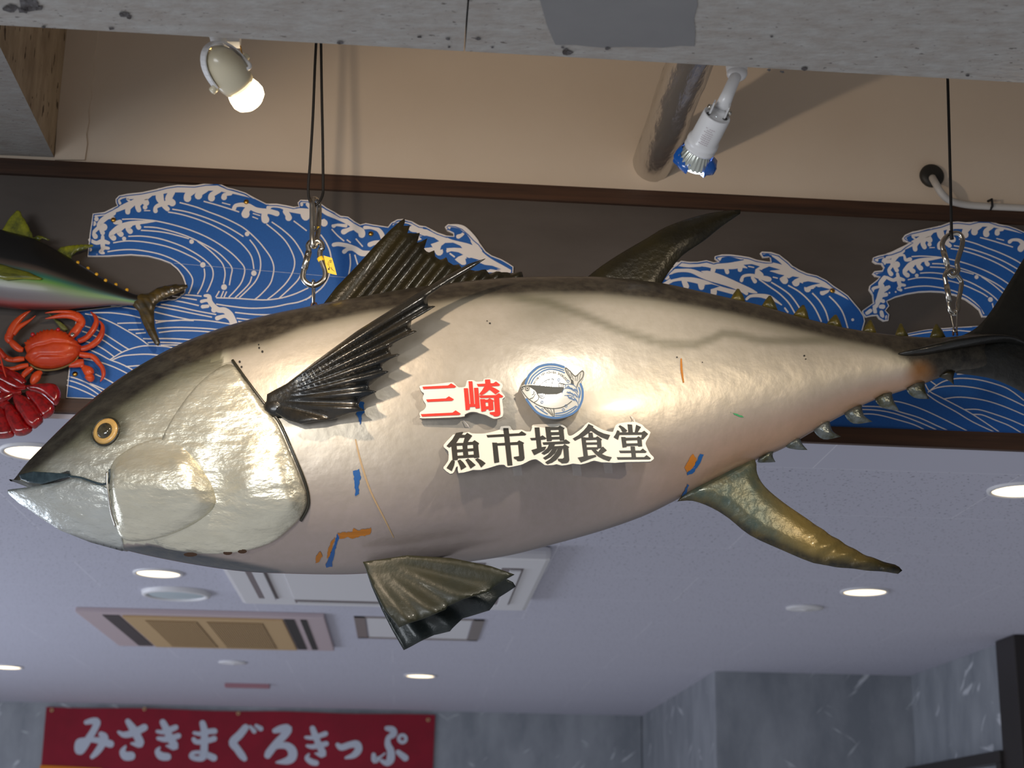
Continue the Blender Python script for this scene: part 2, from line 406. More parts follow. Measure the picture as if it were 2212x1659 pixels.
def seg_d(px, py, a, b):
    vx, vy = b[0]-a[0], b[1]-a[1]; L = vx*vx+vy*vy or 1e-9
    t = max(0, min(1, ((px-a[0])*vx+(py-a[1])*vy)/L)); return math.hypot(px-a[0]-t*vx, py-a[1]-t*vy)
def poly_d(px, py, lp): return min(seg_d(px, py, lp[i], lp[(i+1) % len(lp)]) for i in range(len(lp)))
def inside(px, py, lp):
    c = False; j = len(lp)-1
    for i in range(len(lp)):
        a, b = lp[i], lp[j]
        if (a[1] > py) != (b[1] > py) and px < (b[0]-a[0])*(py-a[1])/(b[1]-a[1])+a[0]: c = not c
        j = i
    return c
def resample(lp, step):
    out = []
    for i in range(len(lp)):
        a, b = lp[i], lp[(i+1) % len(lp)]; k = max(1, int(math.hypot(b[0]-a[0], b[1]-a[1])/step))
        out += [(a[0]+(b[0]-a[0])*t/k, a[1]+(b[1]-a[1])*t/k) for t in range(k)]
    return out
def gridmesh(outline, g):
    lp = resample(outline, g); n = len(lp)
    xs = [p[0] for p in lp]; ys = [p[1] for p in lp]; pts = list(lp)
    y = min(ys)+g*0.5; r = 0
    while y < max(ys):
        x = min(xs)+g*(0.5 if r % 2 else 0.1)
        while x < max(xs):
            if inside(x, y, lp) and poly_d(x, y, lp) > g*0.45: pts.append((x, y))
            x += g
        y += g*0.866; r += 1
    V, _, F, _, _, _ = delaunay_2d_cdt([Vector(p) for p in pts], [], [list(range(n))], 1, 1e-5)
    V = [(v.x, v.y) for v in V]
    cnt = {}
    for f in F:
        for i in range(len(f)):
            e = (f[i], f[(i+1) % len(f)]); k = tuple(sorted(e)); cnt.setdefault(k, []).append(e)
    bnd = [e[0] for e in cnt.values() if len(e) == 1]
    dist = [poly_d(v[0], v[1], lp) for v in V]
    return V, F, bnd, dist
def sstep(a, b, x):
    t = max(0.0, min(1.0, (x-a)/(b-a) if b != a else 0)); return t*t*(3-2*t)
def fin(mb, outline, Yf, m, tmax, tedge=0.0015, d0=14.0, g=7.0, corr=None):
    """solid fin lying about a plane Y = Yf(px,py): thick inside, thin at its rim"""
    V, F, B, D = gridmesh(outline, g)
    A = []; Bk = []
    for (x, y), d in zip(V, D):
        Y = Yf(x, y) if callable(Yf) else Yf
        p = PY(x, y, Y); t = tedge+(tmax-tedge)*math.sqrt(sstep(0, d0, d)); c = corr(x, y) if corr else 0.0
        A.append(p+Vector((0, -t/2+c, 0))); Bk.append(p+Vector((0, t/2+c, 0)))
    n = len(V); 
    mb.add(A+Bk, [tuple(f) for f in F]+[tuple(i+n for i in reversed(f)) for f in F]+[(b, a, a+n, b+n) for a, b in B], m, True)

# ------------------------------------------------------------------ the setting
def quadbox(name, p, m, kind='structure', label=None):
    mb = MB(); mb.add(p, [(0, 1, 2, 3), (7, 6, 5, 4), (0, 4, 5, 1), (1, 5, 6, 2), (2, 6, 7, 3), (3, 7, 4, 0)], m)
    o = mb.build(name); tag(o, label, None, None, kind); return o
XL, XR = -4.2, 4.2
def lvl(a, b, Y):         # height of a nearly level edge through two image points, as a function of X
    p, q = PY(*a, Y), PY(*b, Y); k = (q.z-p.z)/(q.x-p.x); return lambda x: p.z+k*(x-p.x)
zt1 = lvl((0, 345), (2212, 456), YW); zt2 = lvl((0, 378), (2212, 487), YW)
zb1 = lvl((130, 864), (2212, 939), YW); zb2 = lvl((130, 893), (2212, 976), YW)
def strip(name, za, zb, y0, y1, m, label=None, x0=XL, x1=XR):
    return quadbox(name, [(x0, y0, zb(x0)), (x1, y0, zb(x1)), (x1, y0, za(x1)), (x0, y0, za(x0)),
                          (x0, y1, zb(x0)), (x1, y1, zb(x1)), (x1, y1, za(x1)), (x0, y1, za(x0))], m, 'structure', label)
strip('wall_back', lambda x: 4.1, zt1, YW, YW+0.12, M_PLAS, 'beige plaster wall above the dark fascia')
strip('wall_fascia', zt2, zb1, YW, YW+0.12, M_FASC, 'dark grey fascia board behind the wave panels')
strip('trim_1', zt1, zt2, YW-0.012, YW+0.12, M_WOOD, 'dark wood strip along the top of the fascia')
strip('trim_2', zb1, zb2, YW-0.012, YW+0.003, M_WOOD, 'dark wood strip along the bottom of the fascia')
# restaurant ceiling beyond the fascia
quadbox('ceiling', [(XL, YW, ZC), (XL, 10.9, ZC), (3.2, 10.9, ZC), (3.2, YW, ZC),
                    (XL, YW, ZC+0.012), (XL, 10.9, ZC+0.012), (3.2, 10.9, ZC+0.012), (3.2, YW, ZC+0.012)], M_CEIL, label='pale lavender ceiling of the dining room')
bpy.data.objects['ceiling'].location.z += 0.0
quadbox('ceiling_upper', [(XL, YB-0.6, 4.1), (XL, YW+0.12, 4.1), (XR, YW+0.12, 4.1), (XR, YB-0.6, 4.1),
                          (XL, YB-0.6, 4.2), (XL, YW+0.12, 4.2), (XR, YW+0.12, 4.2), (XR, YB-0.6, 4.2)], M_PLAS)
# concrete beam whose soffit fills the top of the picture
zs = lvl((0, 63), (2212, 187), YB)
mb = MB(); y0 = YB-0.5
for a, b in ((XL, PZ(1005, 60, zs(0.0)).x), (PZ(1005, 60, zs(0.0)).x+0.0025, XR)):
    q = [(a, y0, zs(a)), (b, y0, zs(b)), (b, YB-0.012, zs(b)), (a, YB-0.012, zs(a)),
         (a, y0, 4.1), (b, y0, 4.1), (b, YB, 4.1), (a, YB, 4.1), (a, YB, zs(a)+0.010), (b, YB, zs(b)+0.010)]
    mb.add(q, [(0, 3, 2, 1), (3, 8, 9, 2), (8, 7, 6, 9), (0, 1, 5, 4), (4, 5, 6, 7)] + [(0, 4, 7, 8, 3), (1, 2, 9, 6, 5)], M_CONC)
def onsoff(x, y, e=0.0008):
    p = PZ(x, y, zs(0.0))
    for _ in range(4): p = PZ(x, y, zs(p.x)-e)
    return p
fill(mb, [(1155, -40), (1172, 20), (1180, 50), (1192, 80), (1200, 97), (1240, 97), (1300, 103), (1350, 101), (1430, 103), (1470, 99), (1500, 100), (1502, 70), (1499, 40), (1507, 10), (1500, -40)], onsoff, M_CONC2)
random.seed(9)
for cx, cy, r in ((22, 18, 14), (62, 8, 22), (50, 22, 12), (85, 18, 8), (95, 58, 4), (268, 31, 9), (280, 38, 5), (240, 62, 5), (735, 93, 6), (906, 80, 4), (968, 84, 4), (970, 102, 3), (1032, 84, 5), (1064, 102, 3), (1224, 113, 10), (1215, 103, 3), (1312, 105, 5), (1738, 149, 6), (1667, 79, 3), (1662, 151, 4), (1690, 155, 4), (2090, 163, 4)):
    pts = [(cx+r*(0.6+0.7*random.random())*math.cos(a*0.785)*1.25, cy+r*(0.6+0.7*random.random())*math.sin(a*0.785)*0.7) for a in range(8)]
    fill(mb, pts, lambda x, y: onsoff(x, y, 0.0016), M_CHIP)
o = mb.build('concrete_beam'); tag(o, 'rough grey concrete beam soffit across the top', None, None, 'structure')
# side beam running towards the viewer at the left, with stained flank
px_edge = PY(117, 340, YW); zl = px_edge.z; xl = px_edge.x
mb = MB()
mb.add([(XL, YB, zl), (xl, YB, zl), (xl, YW, zl), (XL, YW, zl)], [(0, 3, 2, 1)], M_CONC)
mb.add([(xl, YB, zl), (xl, YW, zl), (xl, YW, 4.1), (xl, YB, 4.1)], [(0, 1, 2, 3)], M_STAIN)
mb.add([(XL, YB, zl), (xl, YB, zl), (xl, YB, 4.1), (XL, YB, 4.1)], [(0, 1, 2, 3)], M_CONC)
o = mb.build('concrete_side_beam'); tag(o, 'grey concrete beam with a stained flank at upper left', None, None, 'structure')
# ragged skim coat strip beside it
mb = MB()
edge = [(183, 345), (188, 310), (186, 290), (192, 262), (190, 240), (198, 205), (196, 188), (203, 160), (201, 130), (208, 100), (212, 60), (216, 20)]
plate(mb, [(118, 345), (119, 330)]+[(128, 200), (142, 20)]+edge[::-1], lambda x, y: PY(x, y, YW-0.006), (0, 0.006, 0), M_PLAS)
o = mb.build('trim_3'); tag(o, 'ragged strip of plaster skim beside the side beam', None, None, 'structure')
# far walls
YR = 10.75
def slabwall(name, lo, hi, m, label):
    mb = MB(); box(mb, lo, hi, m); o = mb.build(name); tag(o, label, None, None, 'structure'); return o
slabwall('wall_far', (XL, YR, 0.6), (1.54, YR+0.1, ZC), M_MARB, 'grey marble far wall')
slabwall('wall_pier', (1.545, 8.16, 0.6), (2.545, YR+0.1, ZC), M_MARB, 'grey marble pier standing forward of the far wall')
slabwall('wall_right', (2.545, 6.82, 0.6), (2.70, YR+0.1, ZC), M_MARB, 'grey marble side wall at far right')
slabwall('wall_left', (-4.32, YW+0.13, 0.6), (-4.2, YR, ZC), M_PLAS, 'left wall of the dining room')
# dark timber frame at the far right
mb = MB(); box(mb, (2.50, 6.60, 0.8), (2.95, 6.82, ZC-0.002), M_BLKW, 0.004); fr = mb.build('door_1'); tag(fr, 'dark timber door frame at far right', None, None, 'structure')
pA = PX(2015, 1652, 2.53); 
mb = MB(); box(mb, (2.485, 6.82, PX(2178, 1632, 2.53).z-0.03), (2.545, 8.15, PX(2178, 1632, 2.53).z+0.02), M_BLKW, 0.003)
box(mb, (2.485, 6.82, 0.9), (2.545, 6.87, PX(2178, 1632, 2.53).z-0.03), M_BLKW, 0.003)
o = mb.build('window_1'); tag(o, 'dark framed panel on the grey side wall', None, None, 'structure')

# ------------------------------------------------------------------ the big tuna
def arr(l): a = np.array(l, float); return a[:, 0], a[:, 1]
TOP = [(40, 1025), (60, 1001), (100, 961), (150, 913), (200, 869), (250, 830), (300, 797), (350, 769), (400, 745), (450, 725), (500, 708), (550, 694), (600, 682), (650, 672), (700, 662), (750, 653), (800, 644), (850, 635), (900, 627), (950, 620), (1000, 614), (1050, 609), (1100, 605), (1200, 602), (1300, 603), (1400, 612), (1450, 620), (1500, 631), (1550, 642), (1600, 653), (1650, 665), (1700, 680), (1750, 693), (1800, 705), (1850, 714), (1900, 721), (1950, 726), (2000, 729), (2050, 728), (2100, 722), (2160, 715)]
BOT = [(40, 1036), (65, 1045), (91, 1048), (125, 1038), (156, 1030), (202, 1043), (228, 1047), (245, 1085), (270, 1140), (295, 1185), (325, 1203), (423, 1222), (521, 1236), (618, 1241), (720, 1243), (790, 1241), (900, 1232), (1013, 1216), (1106, 1201), (1200, 1177), (1300, 1149), (1391, 1117), (1465, 1081), (1560, 1033), (1630, 998), (1698, 968), (1757, 934), (1820, 899), (1888, 866), (1956, 843), (2003, 827), (2062, 806), (2110, 800), (2160, 800)]
WID = [(40, .012), (70, .032), (100, .048), (160, .075), (240, .105), (330, .135), (450, .163), (600, .183), (800, .194), (900, .194), (1000, .190), (1150, .178), (1300, .160), (1450, .136), (1600, .108), (1750, .078), (1900, .050), (2000, .038), (2060, .028), (2110, .018), (2160, .009)]
TOP = [(18, 1057), (28, 1040)]+TOP
BOT = [(18, 1064), (40, 1084), (65, 1100), (100, 1124), (130, 1143), (195, 1169), (260, 1187), (325, 1203)]+[p for p in BOT if p[0] > 330]
WID = [(18, .007), (28, .012), (40, .020), (70, .038), (100, .052), (160, .077), (240, .106)]+WID[6:]
MOUTHLINE = [(18, 1030), (40, 1036), (65, 1045), (91, 1048), (125, 1038), (156, 1030)]
JAW_OUT = [(18, 1058), (50, 1054), (81, 1050), (130, 1041), (156, 1032), (180, 1036), (202, 1044), (228, 1050), (240, 1062), (246, 1090), (254, 1120), (262, 1150), (266, 1170), (264, 1188), (195, 1169), (130, 1143), (100, 1124), (65, 1100), (40, 1084), (18, 1064)]
PEXP = 2.15
class Loft:
    def __init__(s, top, bot, wid, ns, yc):
        s.yc = yc
        T = [PY(x, y, yc) for x, y in crom(top, 5)]; B = [PY(x, y, yc) for x, y in crom(bot, 5)]
        tx = np.array([p.x for p in T]); tz = np.array([p.z for p in T]); bx = np.array([p.x for p in B]); bz = np.array([p.z for p in B])
        x0, x1 = max(tx[0], bx[0]), min(tx[-1], bx[-1])
        u = np.linspace(0, 1, ns); s.X = x0+(x1-x0)*u
        zt = np.interp(s.X, tx, tz); zb = np.interp(s.X, bx, bz)
        s.zt, s.zb = zt, zb
        wx, ww = arr(wid); cxp = np.array([proj((X, yc, (a+b)/2))[0] for X, a, b in zip(s.X, zt, zb)])
        k = np.array(crom([(a, b) for a, b in wid], 6)); s.W = np.interp(cxp, k[:, 0], k[:, 1])
        H = np.maximum((zt-zb)/2, 1e-4); zm = (zt+zb)/2
        te = (zm-EYE.z)/yc
        s.H = np.sqrt(np.maximum(H*H-(s.W*te)**2, (0.72*H)**2)); s.Z = zm
    def at(s, X):
        return np.interp(X, s.X, s.W), np.interp(X, s.X, s.H), np.interp(X, s.X, s.Z)
    def depth(s, X, Z):
        w, h, z = s.at(X); t = min(abs((Z-z)/h), 1.0); return s.yc-w*(1-t**PEXP)**(1/PEXP)
    def S(s, x, y, off=0.0):
        Y = s.yc-0.1
        for _ in range(24):
            p = PY(x, y, Y); Y += (s.depth(p.x, p.z)-Y)*0.6
        p = PY(x, y, Y)
        return p+s.N(p.x, p.z)*off if off else p
    def N(s, X, Z):
        e = 0.003
        gx = (s.depth(X+e, Z)-s.depth(X-e, Z))/(2*e); gz = (s.depth(X, Z+e)-s.depth(X, Z-e))/(2*e)
        return Vector((gx, -1, gz)).normalized()
    def mesh(s, nth):
        V = []; n = len(s.X)
        for X, w, h, z in zip(s.X, s.W, s.H, s.Z):
            for k in range(nth):
                a = 2*math.pi*k/nth; c, q = math.cos(a), math.sin(a)
                V.append((X, s.yc-w*math.copysign(abs(c)**(2/PEXP), c), z+h*math.copysign(abs(q)**(2/PEXP), q)))
        F = [(i*nth+k, (i+1)*nth+k, (i+1)*nth+(k+1) % nth, i*nth+(k+1) % nth) for i in range(n-1) for k in range(nth)]
        F.append(tuple(range(nth))); F.append(tuple((n-1)*nth+k for k in reversed(range(nth))))
        return V, F
def paint(o, fn, yc):
    me = o.data; at = me.color_attributes.new('paint', 'FLOAT_COLOR', 'POINT'); buf = []
    for v in me.vertices:
        p = v.co.copy()+o_world(o)
        if p.y > yc: p.y = 2*yc-p.y
        x, y = proj(p); buf += list(fn(x, y, p))+[1.0]
    at.data.foreach_set('color', buf)
def o_world(o):
    w = Vector((0, 0, 0))
    while o: w += o.location; o = o.parent
    return w
BODY = Loft(TOP, BOT, WID, 460, YF)
TXp, TYp = arr(TOP); BXp, BYp = arr(BOT)
DKx, DKy = arr([(18, 1050), (40, 1036), (100, 996), (150, 955), (200, 912), (250, 884), (300, 850), (339, 826), (388, 797), (438, 777), (478, 761), (528, 747), (580, 735), (650, 706), (741, 684), (800, 672), (952, 650), (1042, 638), (1160, 630), (1300, 632), (1400, 643), (1492, 658), (1584, 676), (1694, 702), (1805, 730), (1915, 752), (1960, 775), (2010, 830), (2200, 900)])
ULx, ULy = arr([(18, 1066), (60, 1108), (120, 1146), (195, 1167), (260, 1182), (325, 1176), (420, 1194), (520, 1213), (600, 1231), (640, 1250), (2200, 1250)])
LATL = [(1090, 640), (1180, 652), (1260, 680), (1340, 715), (1430, 742), (1500, 745), (1540, 731), (1562, 720), (1590, 722), (1640, 735), (1720, 737), (1830, 735)]
C_BACK = np.array(lin((42, 37, 34))); C_PALE = np.array(lin((192, 184, 171))); C_MAUV = np.array(lin((172, 157, 152)))
C_UND = np.array(lin((56, 66, 78))); C_PEACH = np.array(lin((192, 152, 122))); C_TAIL = np.array(lin((26, 23, 22))); C_OLIV = np.array(lin((84, 87, 60)))
C_BROWN = np.array(lin((150, 98, 44)))
def body_col(x, y, p):
    bd = np.interp(x, DKx, DKy); t = np.interp(x, TXp, TYp); b = np.interp(x, BXp, BYp)
    fr = (y-t)/max(b-t, 1)
    c = C_PALE.copy()
    c = c+(C_MAUV-c)*sstep(0.50, 0.86, fr)
    gx = np.interp(y, [780, 832, 884, 916, 981, 1037, 1092, 1118, 1170], [500, 534, 573, 599, 628, 651, 661, 648, 586])
    if y < 1175: c = c+(C_SILT-c)*(1-sstep(-14, 2, x-gx))
    if x > 1300: c = c+(C_PEACH-c)*sstep(0.62, 0.98, fr)*sstep(1300, 1600, x)*0.85
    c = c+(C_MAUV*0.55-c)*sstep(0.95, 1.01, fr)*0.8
    ol = (1-sstep(0, 78 if x < 480 else 34, y-bd))*(0.85 if x < 480 else 0.5)
    c = c+(C_OLIV-c)*ol
    if 1060 < x < 1850:
        d = min(seg_d(x, y, LATL[i], LATL[i+1]) for i in range(len(LATL)-1))
        c = c+(C_OLIV*0.8-c)*(1-sstep(2, 15, d))*0.5*sstep(1060, 1130, x)*(1-sstep(1740, 1850, x))
        c = c+(C_OLIV-c)*0.4*(1-sstep(0, 60, math.hypot((x-1180)*0.5, y-668)))
    if x < 250: c = c+(np.array(lin((200, 200, 190)))-c)*0.7*sstep(70, 120, x)*sstep(960, 1000, y)
    if x < 330: c = c+(C_OLIV*0.45-c)*0.8*(1-sstep(30, 64, math.hypot(x-229, (y-925)*1.15)))
    bw = 10 if x > 540 else 13
    c = c+(C_BACK-c)*(1-sstep(-bw*0.6, bw, y-bd))
    if x < 640: c = c+(C_UND-c)*sstep(-5, 5, y-np.interp(x, ULx, ULy))
    c = c+(C_BROWN-c)*0.8*(1-sstep(8, 38, math.hypot((x-1990)*0.8, y-808)))
    c = c+(C_TAIL-c)*sstep(1990, 2060, x)
    return c
C_SILT = np.array(lin((226, 222, 202)))
base = BODY.S(1100, 900)
T = empty('tuna_model', (PY(1100, 900, YF).x, YF, PY(1100, 1240, YF).z), 'huge silver tuna model hung on cords in front of the wave panels', 'fish model')
mb = MB(); V, F = BODY.mesh(140)
ML = [PY(x, y, YF-0.03) for x, y in MOUTHLINE]; mlx = [p.x for p in ML]; mlz = [p.z for p in ML]; xend = PY(156, 1030, YF-0.05).x
V = [(x, y, max(z, np.interp(x, mlx, mlz))) if x < xend else (x, y, z) for x, y, z in V]     # upper jaw ends at the mouth
mb.add(V, F, M_PEARL, True)
body = mb.build('body', T); paint(body, body_col, YF)
body.data.materials.append(M_SILV); wo = o_world(body)          # the head is finished in hammered silver
for f in body.data.polygons:
    c = f.center+wo
    if c.y > YF: c.y = 2*YF-c.y
    x, y = proj(c)
    if 780 < y < 1172 and x < np.interp(y, [780, 832, 884, 916, 981, 1037, 1092, 1118, 1170], [500, 534, 573, 599, 628, 651, 661, 648, 586]): f.material_index = 1
mb = MB(); V, F, B, D = gridmesh(JAW_OUT, 4.5); A = []; Bk = []
for x, y in V:
    p = BODY.S(x, y); n_ = BODY.N(p.x, p.z); q = p+n_*0.0022; A.append(q); Bk.append(Vector((q.x, 2*YF-q.y, q.z)))
n = len(A); mb.add(A+Bk, [tuple(f) for f in F]+[tuple(i+n for i in reversed(f)) for f in F]+[(b, a, a+n, b+n) for a, b in B], M_SILV, True)
jaw = mb.build('lower_jaw', T); tag(jaw, 'silver lower jaw jutting past the snout')
def jaw_col(x, y, p):
    c = np.array(lin((206, 210, 206))); c = c+(C_UND-c)*sstep(-4, 5, y-np.interp(x, ULx, ULy))
    return c+(np.array(lin((110, 130, 138)))-c)*(1-sstep(1, 9, y-np.interp(x, [p[0] for p in JAW_OUT[:9]], [p[1] for p in JAW_OUT[:9]])))*0.7
paint(jaw, jaw_col, YF)
# dark band inside the mouth and along the lip line
mb = MB(); MOUTH_OUT = [(42, 1026), (72, 1019), (110, 1021), (152, 1024), (157, 1029), (130, 1035), (112, 1040), (91, 1046), (66, 1043), (46, 1036)]
tube(mb, [BODY.S(x, y, 0.0012) for x, y in crom([(150, 1029), (175, 1032), (202, 1041), (222, 1046), (234, 1042), (238, 1030), (238, 1014)], 4)], 0.0022, M_MOUTH, 6)
o = mb.build('lip_line', T); tag(o, 'dark line of the closed lips')
def patch(mb, outline, offf, m, g, skirt=0.004, surf=BODY):
    V, F, B, D = gridmesh(outline, g); P = []
    K = []
    for (x, y), d in zip(V, D):
        p = surf.S(x, y); n = surf.N(p.x, p.z); P.append(p+n*offf(x, y, d)); K.append(p-n*skirt)
    n = len(V); mb.add(P+K, [tuple(f) for f in F]+[(b, a, a+n, b+n) for a, b in B], m, True)
CHEEK = crom([(237, 1016), (252, 990), (290, 964), (335, 948), (374, 944), (400, 968), (433, 1007), (456, 1040), (469, 1072), (468, 1088), (456, 1105), (423, 1128), (374, 1150), (325, 1163), (286, 1167), (262, 1158), (250, 1130), (241, 1085), (236, 1050)], 3, True)
mb = MB(); patch(mb, MOUTH_OUT, lambda x, y, d: 0.0016, M_MOUTH, 4.0, 0.001); o = mb.build('mouth_lining', T); tag(o, 'dark blue band along the upper jaw')
GILL = crom([(501, 788), (534, 832), (573, 884), (599, 916), (628, 981), (651, 1037), (661, 1069), (661, 1092), (648, 1118), (618, 1147), (586, 1169), (537, 1185), (472, 1193), (407, 1190), (340, 1176), (320, 1120), (325, 1040), (345, 960), (375, 900), (420, 840), (465, 800)], 3, True)
def crease(y, y0): return sstep(y0-150, y0, y) if y < y0 else max(0.0, 1-(y-y0)/105.0)
def gill_off(x, y, d):
    o = 0.006*sstep(360, 600, x+0.25*(y-900))+0.0035
    o *= sstep(-1, 7, d)*0.55+0.45
    o += 0.024*crease(y, np.interp(x, [470, 655], [1062, 1074]))*sstep(470, 560, x)*sstep(-6, 34, d)
    o *= sstep(325, 450, x+0.35*max(0, y-1100))*sstep(780, 850, y+0.6*max(0, x-470))
    return max(o, 0.0004)
def cheek_off(x, y, d):
    o = 0.0075*sstep(235, 400, x+0.1*(y-1000))+0.0045
    o *= sstep(-1, 8, d)*0.6+0.4
    o += 0.027*crease(y, 1051)*sstep(-6, 30, d)
    o *= sstep(948, 1025, y+0.35*max(0, x-380))*sstep(234, 262, x+0.1*max(0, y-1040))*0.85+0.15*sstep(940, 1000, y)
    return max(o, 0.0004)
C_SILT = np.array(lin((226, 222, 202)))
def plate_col(x, y, p):
    c = C_SILT.copy()
    bd = np.interp(x, DKx, DKy); c = c+(C_OLIV-c)*0.6*(1-sstep(0, 70, y-bd)); c = c+(C_BACK-c)*(1-sstep(-8, 14, y-bd))
    return c
mb = MB(); patch(mb, GILL, gill_off, M_SILV, 6.5); gc = mb.build('gill_cover', T); paint(gc, plate_col, 9)
mb = MB(); patch(mb, CHEEK, cheek_off, M_SILV, 5.5); ck = mb.build('cheek_plate', T); paint(ck, plate_col, 9)
# crease behind the gill cover
mb = MB()
tube(mb, [BODY.S(x, y, 0.0022) for x, y in crom([(503, 780), (536, 826), (577, 880), (605, 915), (634, 980), (657, 1036), (666, 1070), (665, 1096), (650, 1124)], 5)], 0.0030, M_RIM, 8); mb.build('gill_crease', T)
mb = MB(); tube(mb, [BODY.S(x, y, 0.008) for x, y in crom([(236, 1020), (236, 1046), (240, 1075), (245, 1105), (254, 1132)], 5)], 0.0022, M_STEEL, 6); mb.build('jaw_hinge', T)
for cx, cy, w, h in ((414, 1190, 15, 4.5), (494, 1187, 10, 4.5), (525, 1184, 10, 4.5)):
    mb = MB(); fill(mb, [(cx+w*math.cos(a*0.628), cy+h*math.sin(a*0.628)) for a in range(10)], lambda x, y: BODY.S(x, y, 0.0085), M_HOLE); mb.build('chipped_hole', gc)
# eye
ec = (229.5, 932.5); pe = BODY.S(*ec); ne = (BODY.N(pe.x, pe.z)*1.0+Vector((-0.05, -0.2, 0))).normalized()
mb = MB(); lathe(mb, [(-0.010, .0290), (0.002, .0284), (0.0045, .0266), (0.003, .0250), (-0.004, .0246)], pe, ne, M_RIM, 40, cap=False)
eye = mb.build('eye', T)
mb = MB(); lathe(mb, [(-0.006, .0256), (0.003, .0252), (0.0055, .0225), (0.0068, .018), (0.0060, .0150)], pe, ne, M_EYEG, 40); iris = mb.build('iris', eye)
mb = MB(); lathe(mb, [(0.003, .0160), (0.0075, .0150), (0.0105, .012), (0.0125, .007), (0.0130, .001)], pe, ne, M_PUP, 36); mb.build('pupil', eye)

# dorsal fin
D1 = [(690, 668), (725, 622), (773, 572), (812, 528), (844, 496), (866, 477), (874, 473), (875, 478), (872, 487), (886, 486), (880, 506), (893, 505), (907, 501), (901, 524), (910, 524), (923, 517), (916, 537), (927, 545), (938, 543), (940, 555), (951, 559), (964, 556), (968, 568), (980, 571), (991, 569), (998, 583), (1018, 581), (1033, 587), (1049, 583), (1057, 589), (1072, 587), (1083, 590), (1096, 587), (1116, 590), (1127, 589), (1132, 601), (1132, 612), (1000, 628), (850, 652), (740, 672)]
def d1c(x, y):
    u = (x-695)*0.78+(y-661)*0.62
    return 0.006*math.cos(2*math.pi*u/34.0)*sstep(0, 60, u)
mb = MB(); fin(mb, D1, YF, M_FIN, 0.014, g=5.5, corr=d1c); mb.build('first_dorsal_fin', T)
D2 = crom([(1262, 604), (1300, 574), (1345, 545), (1400, 513), (1437, 491), (1492, 471), (1547, 458), (1600, 453)], 3)+crom([(1599, 462), (1558, 490), (1521, 520), (1473, 553), (1442, 592), (1424, 622)], 3)+[(1400, 640), (1280, 625)]
mb = MB(); fin(mb, D2, YF, M_FIN, 0.022, g=7, d0=26); mb.build('second_dorsal_fin', T)
# pectoral fin, standing off the flank
PEC = [(577, 852), (575, 873), (590, 890), (620, 908), (650, 917), (699, 908), (753, 894), (787, 889), (776, 880), (774, 871), (779, 864), (813, 849), (799, 843), (797, 831), (815, 819), (840, 806), (826, 798), (826, 788), (843, 778), (864, 769), (845, 763), (841, 749), (866, 735), (900, 719), (886, 707), (889, 695), (910, 683), (940, 665), (925, 658), (922, 644), (952, 623), (1012, 587), (1048, 562), (1012, 573), (952, 605), (861, 659), (771, 713), (680, 779), (620, 828)]
SPK = sorted([math.atan2(868-y, x-566) for x, y in ((787, 889), (813, 849), (840, 806), (864, 769), (900, 719), (940, 665), (1048, 562))])
def pec_corr(x, y):
    a = math.atan2(868-y, x-566); r = math.hypot(x-566, y-868)
    k = np.interp(a, [SPK[0]-0.25]+SPK+[SPK[-1]+0.2], [-1]+list(range(7))+[7])
    return -0.0075*math.cos(2*math.pi*k)*sstep(20, 170, r)
def pec_Y(x, y):
    r = math.hypot(x-580, y-868)
    ys = BODY.S(min(max(x, 585), 640), 868).y
    return ys-0.006-0.040*sstep(0, 200, r)+0.045*sstep(250, 560, r)
mb = MB(); fin(mb, PEC, pec_Y, M_PECT, 0.011, tedge=0.003, g=4.6, d0=10, corr=pec_corr)
pr = BODY.S(600, 872)
ball(mb, BODY.S(606, 880), 0.026, M_PECT, (1.2, 0.5, 0.8))
mb.build('pectoral_fin', T)
# pelvic fins
PVN = [(784, 1214), (806, 1268), (830, 1316), (862, 1355), (900, 1341), (940, 1327), (963, 1316), (967, 1309), (1000, 1295), (1035, 1285), (1056, 1278), (1066, 1268), (1085, 1256), (1111, 1242), (1060, 1224), (1013, 1214), (975, 1206), (880, 1200)]
PVF = [(786, 1218), (803, 1268), (825, 1318), (847, 1361), (872, 1404), (894, 1393), (938, 1371), (972, 1364), (977, 1358), (1000, 1335), (1057, 1319), (1063, 1312), (1078, 1290), (1114, 1267), (1108, 1258), (1060, 1235), (975, 1206), (880, 1200)]
def pvc(x, y):
    a = math.atan2(y-1190, x-770); return 0.004*math.cos(2*math.pi*a/0.27)*sstep(60, 240, math.hypot(x-770, y-1190))
mb = MB(); fin(mb, PVN, lambda x, y: 2.955-0.03*sstep(1210, 1350, y), M_FINB, 0.009, tedge=0.004, g=6, corr=pvc); o = mb.build('pelvic_fin', T); tag(o, 'green bronze pelvic fin nearest the viewer')
mb = MB(); fin(mb, PVF, lambda x, y: 3.005+0.01*sstep(1210, 1350, y), M_FING, 0.010, tedge=0.005, g=6, corr=pvc); o = mb.build('pelvic_fin', T); tag(o, 'dark pelvic fin hanging behind the other')
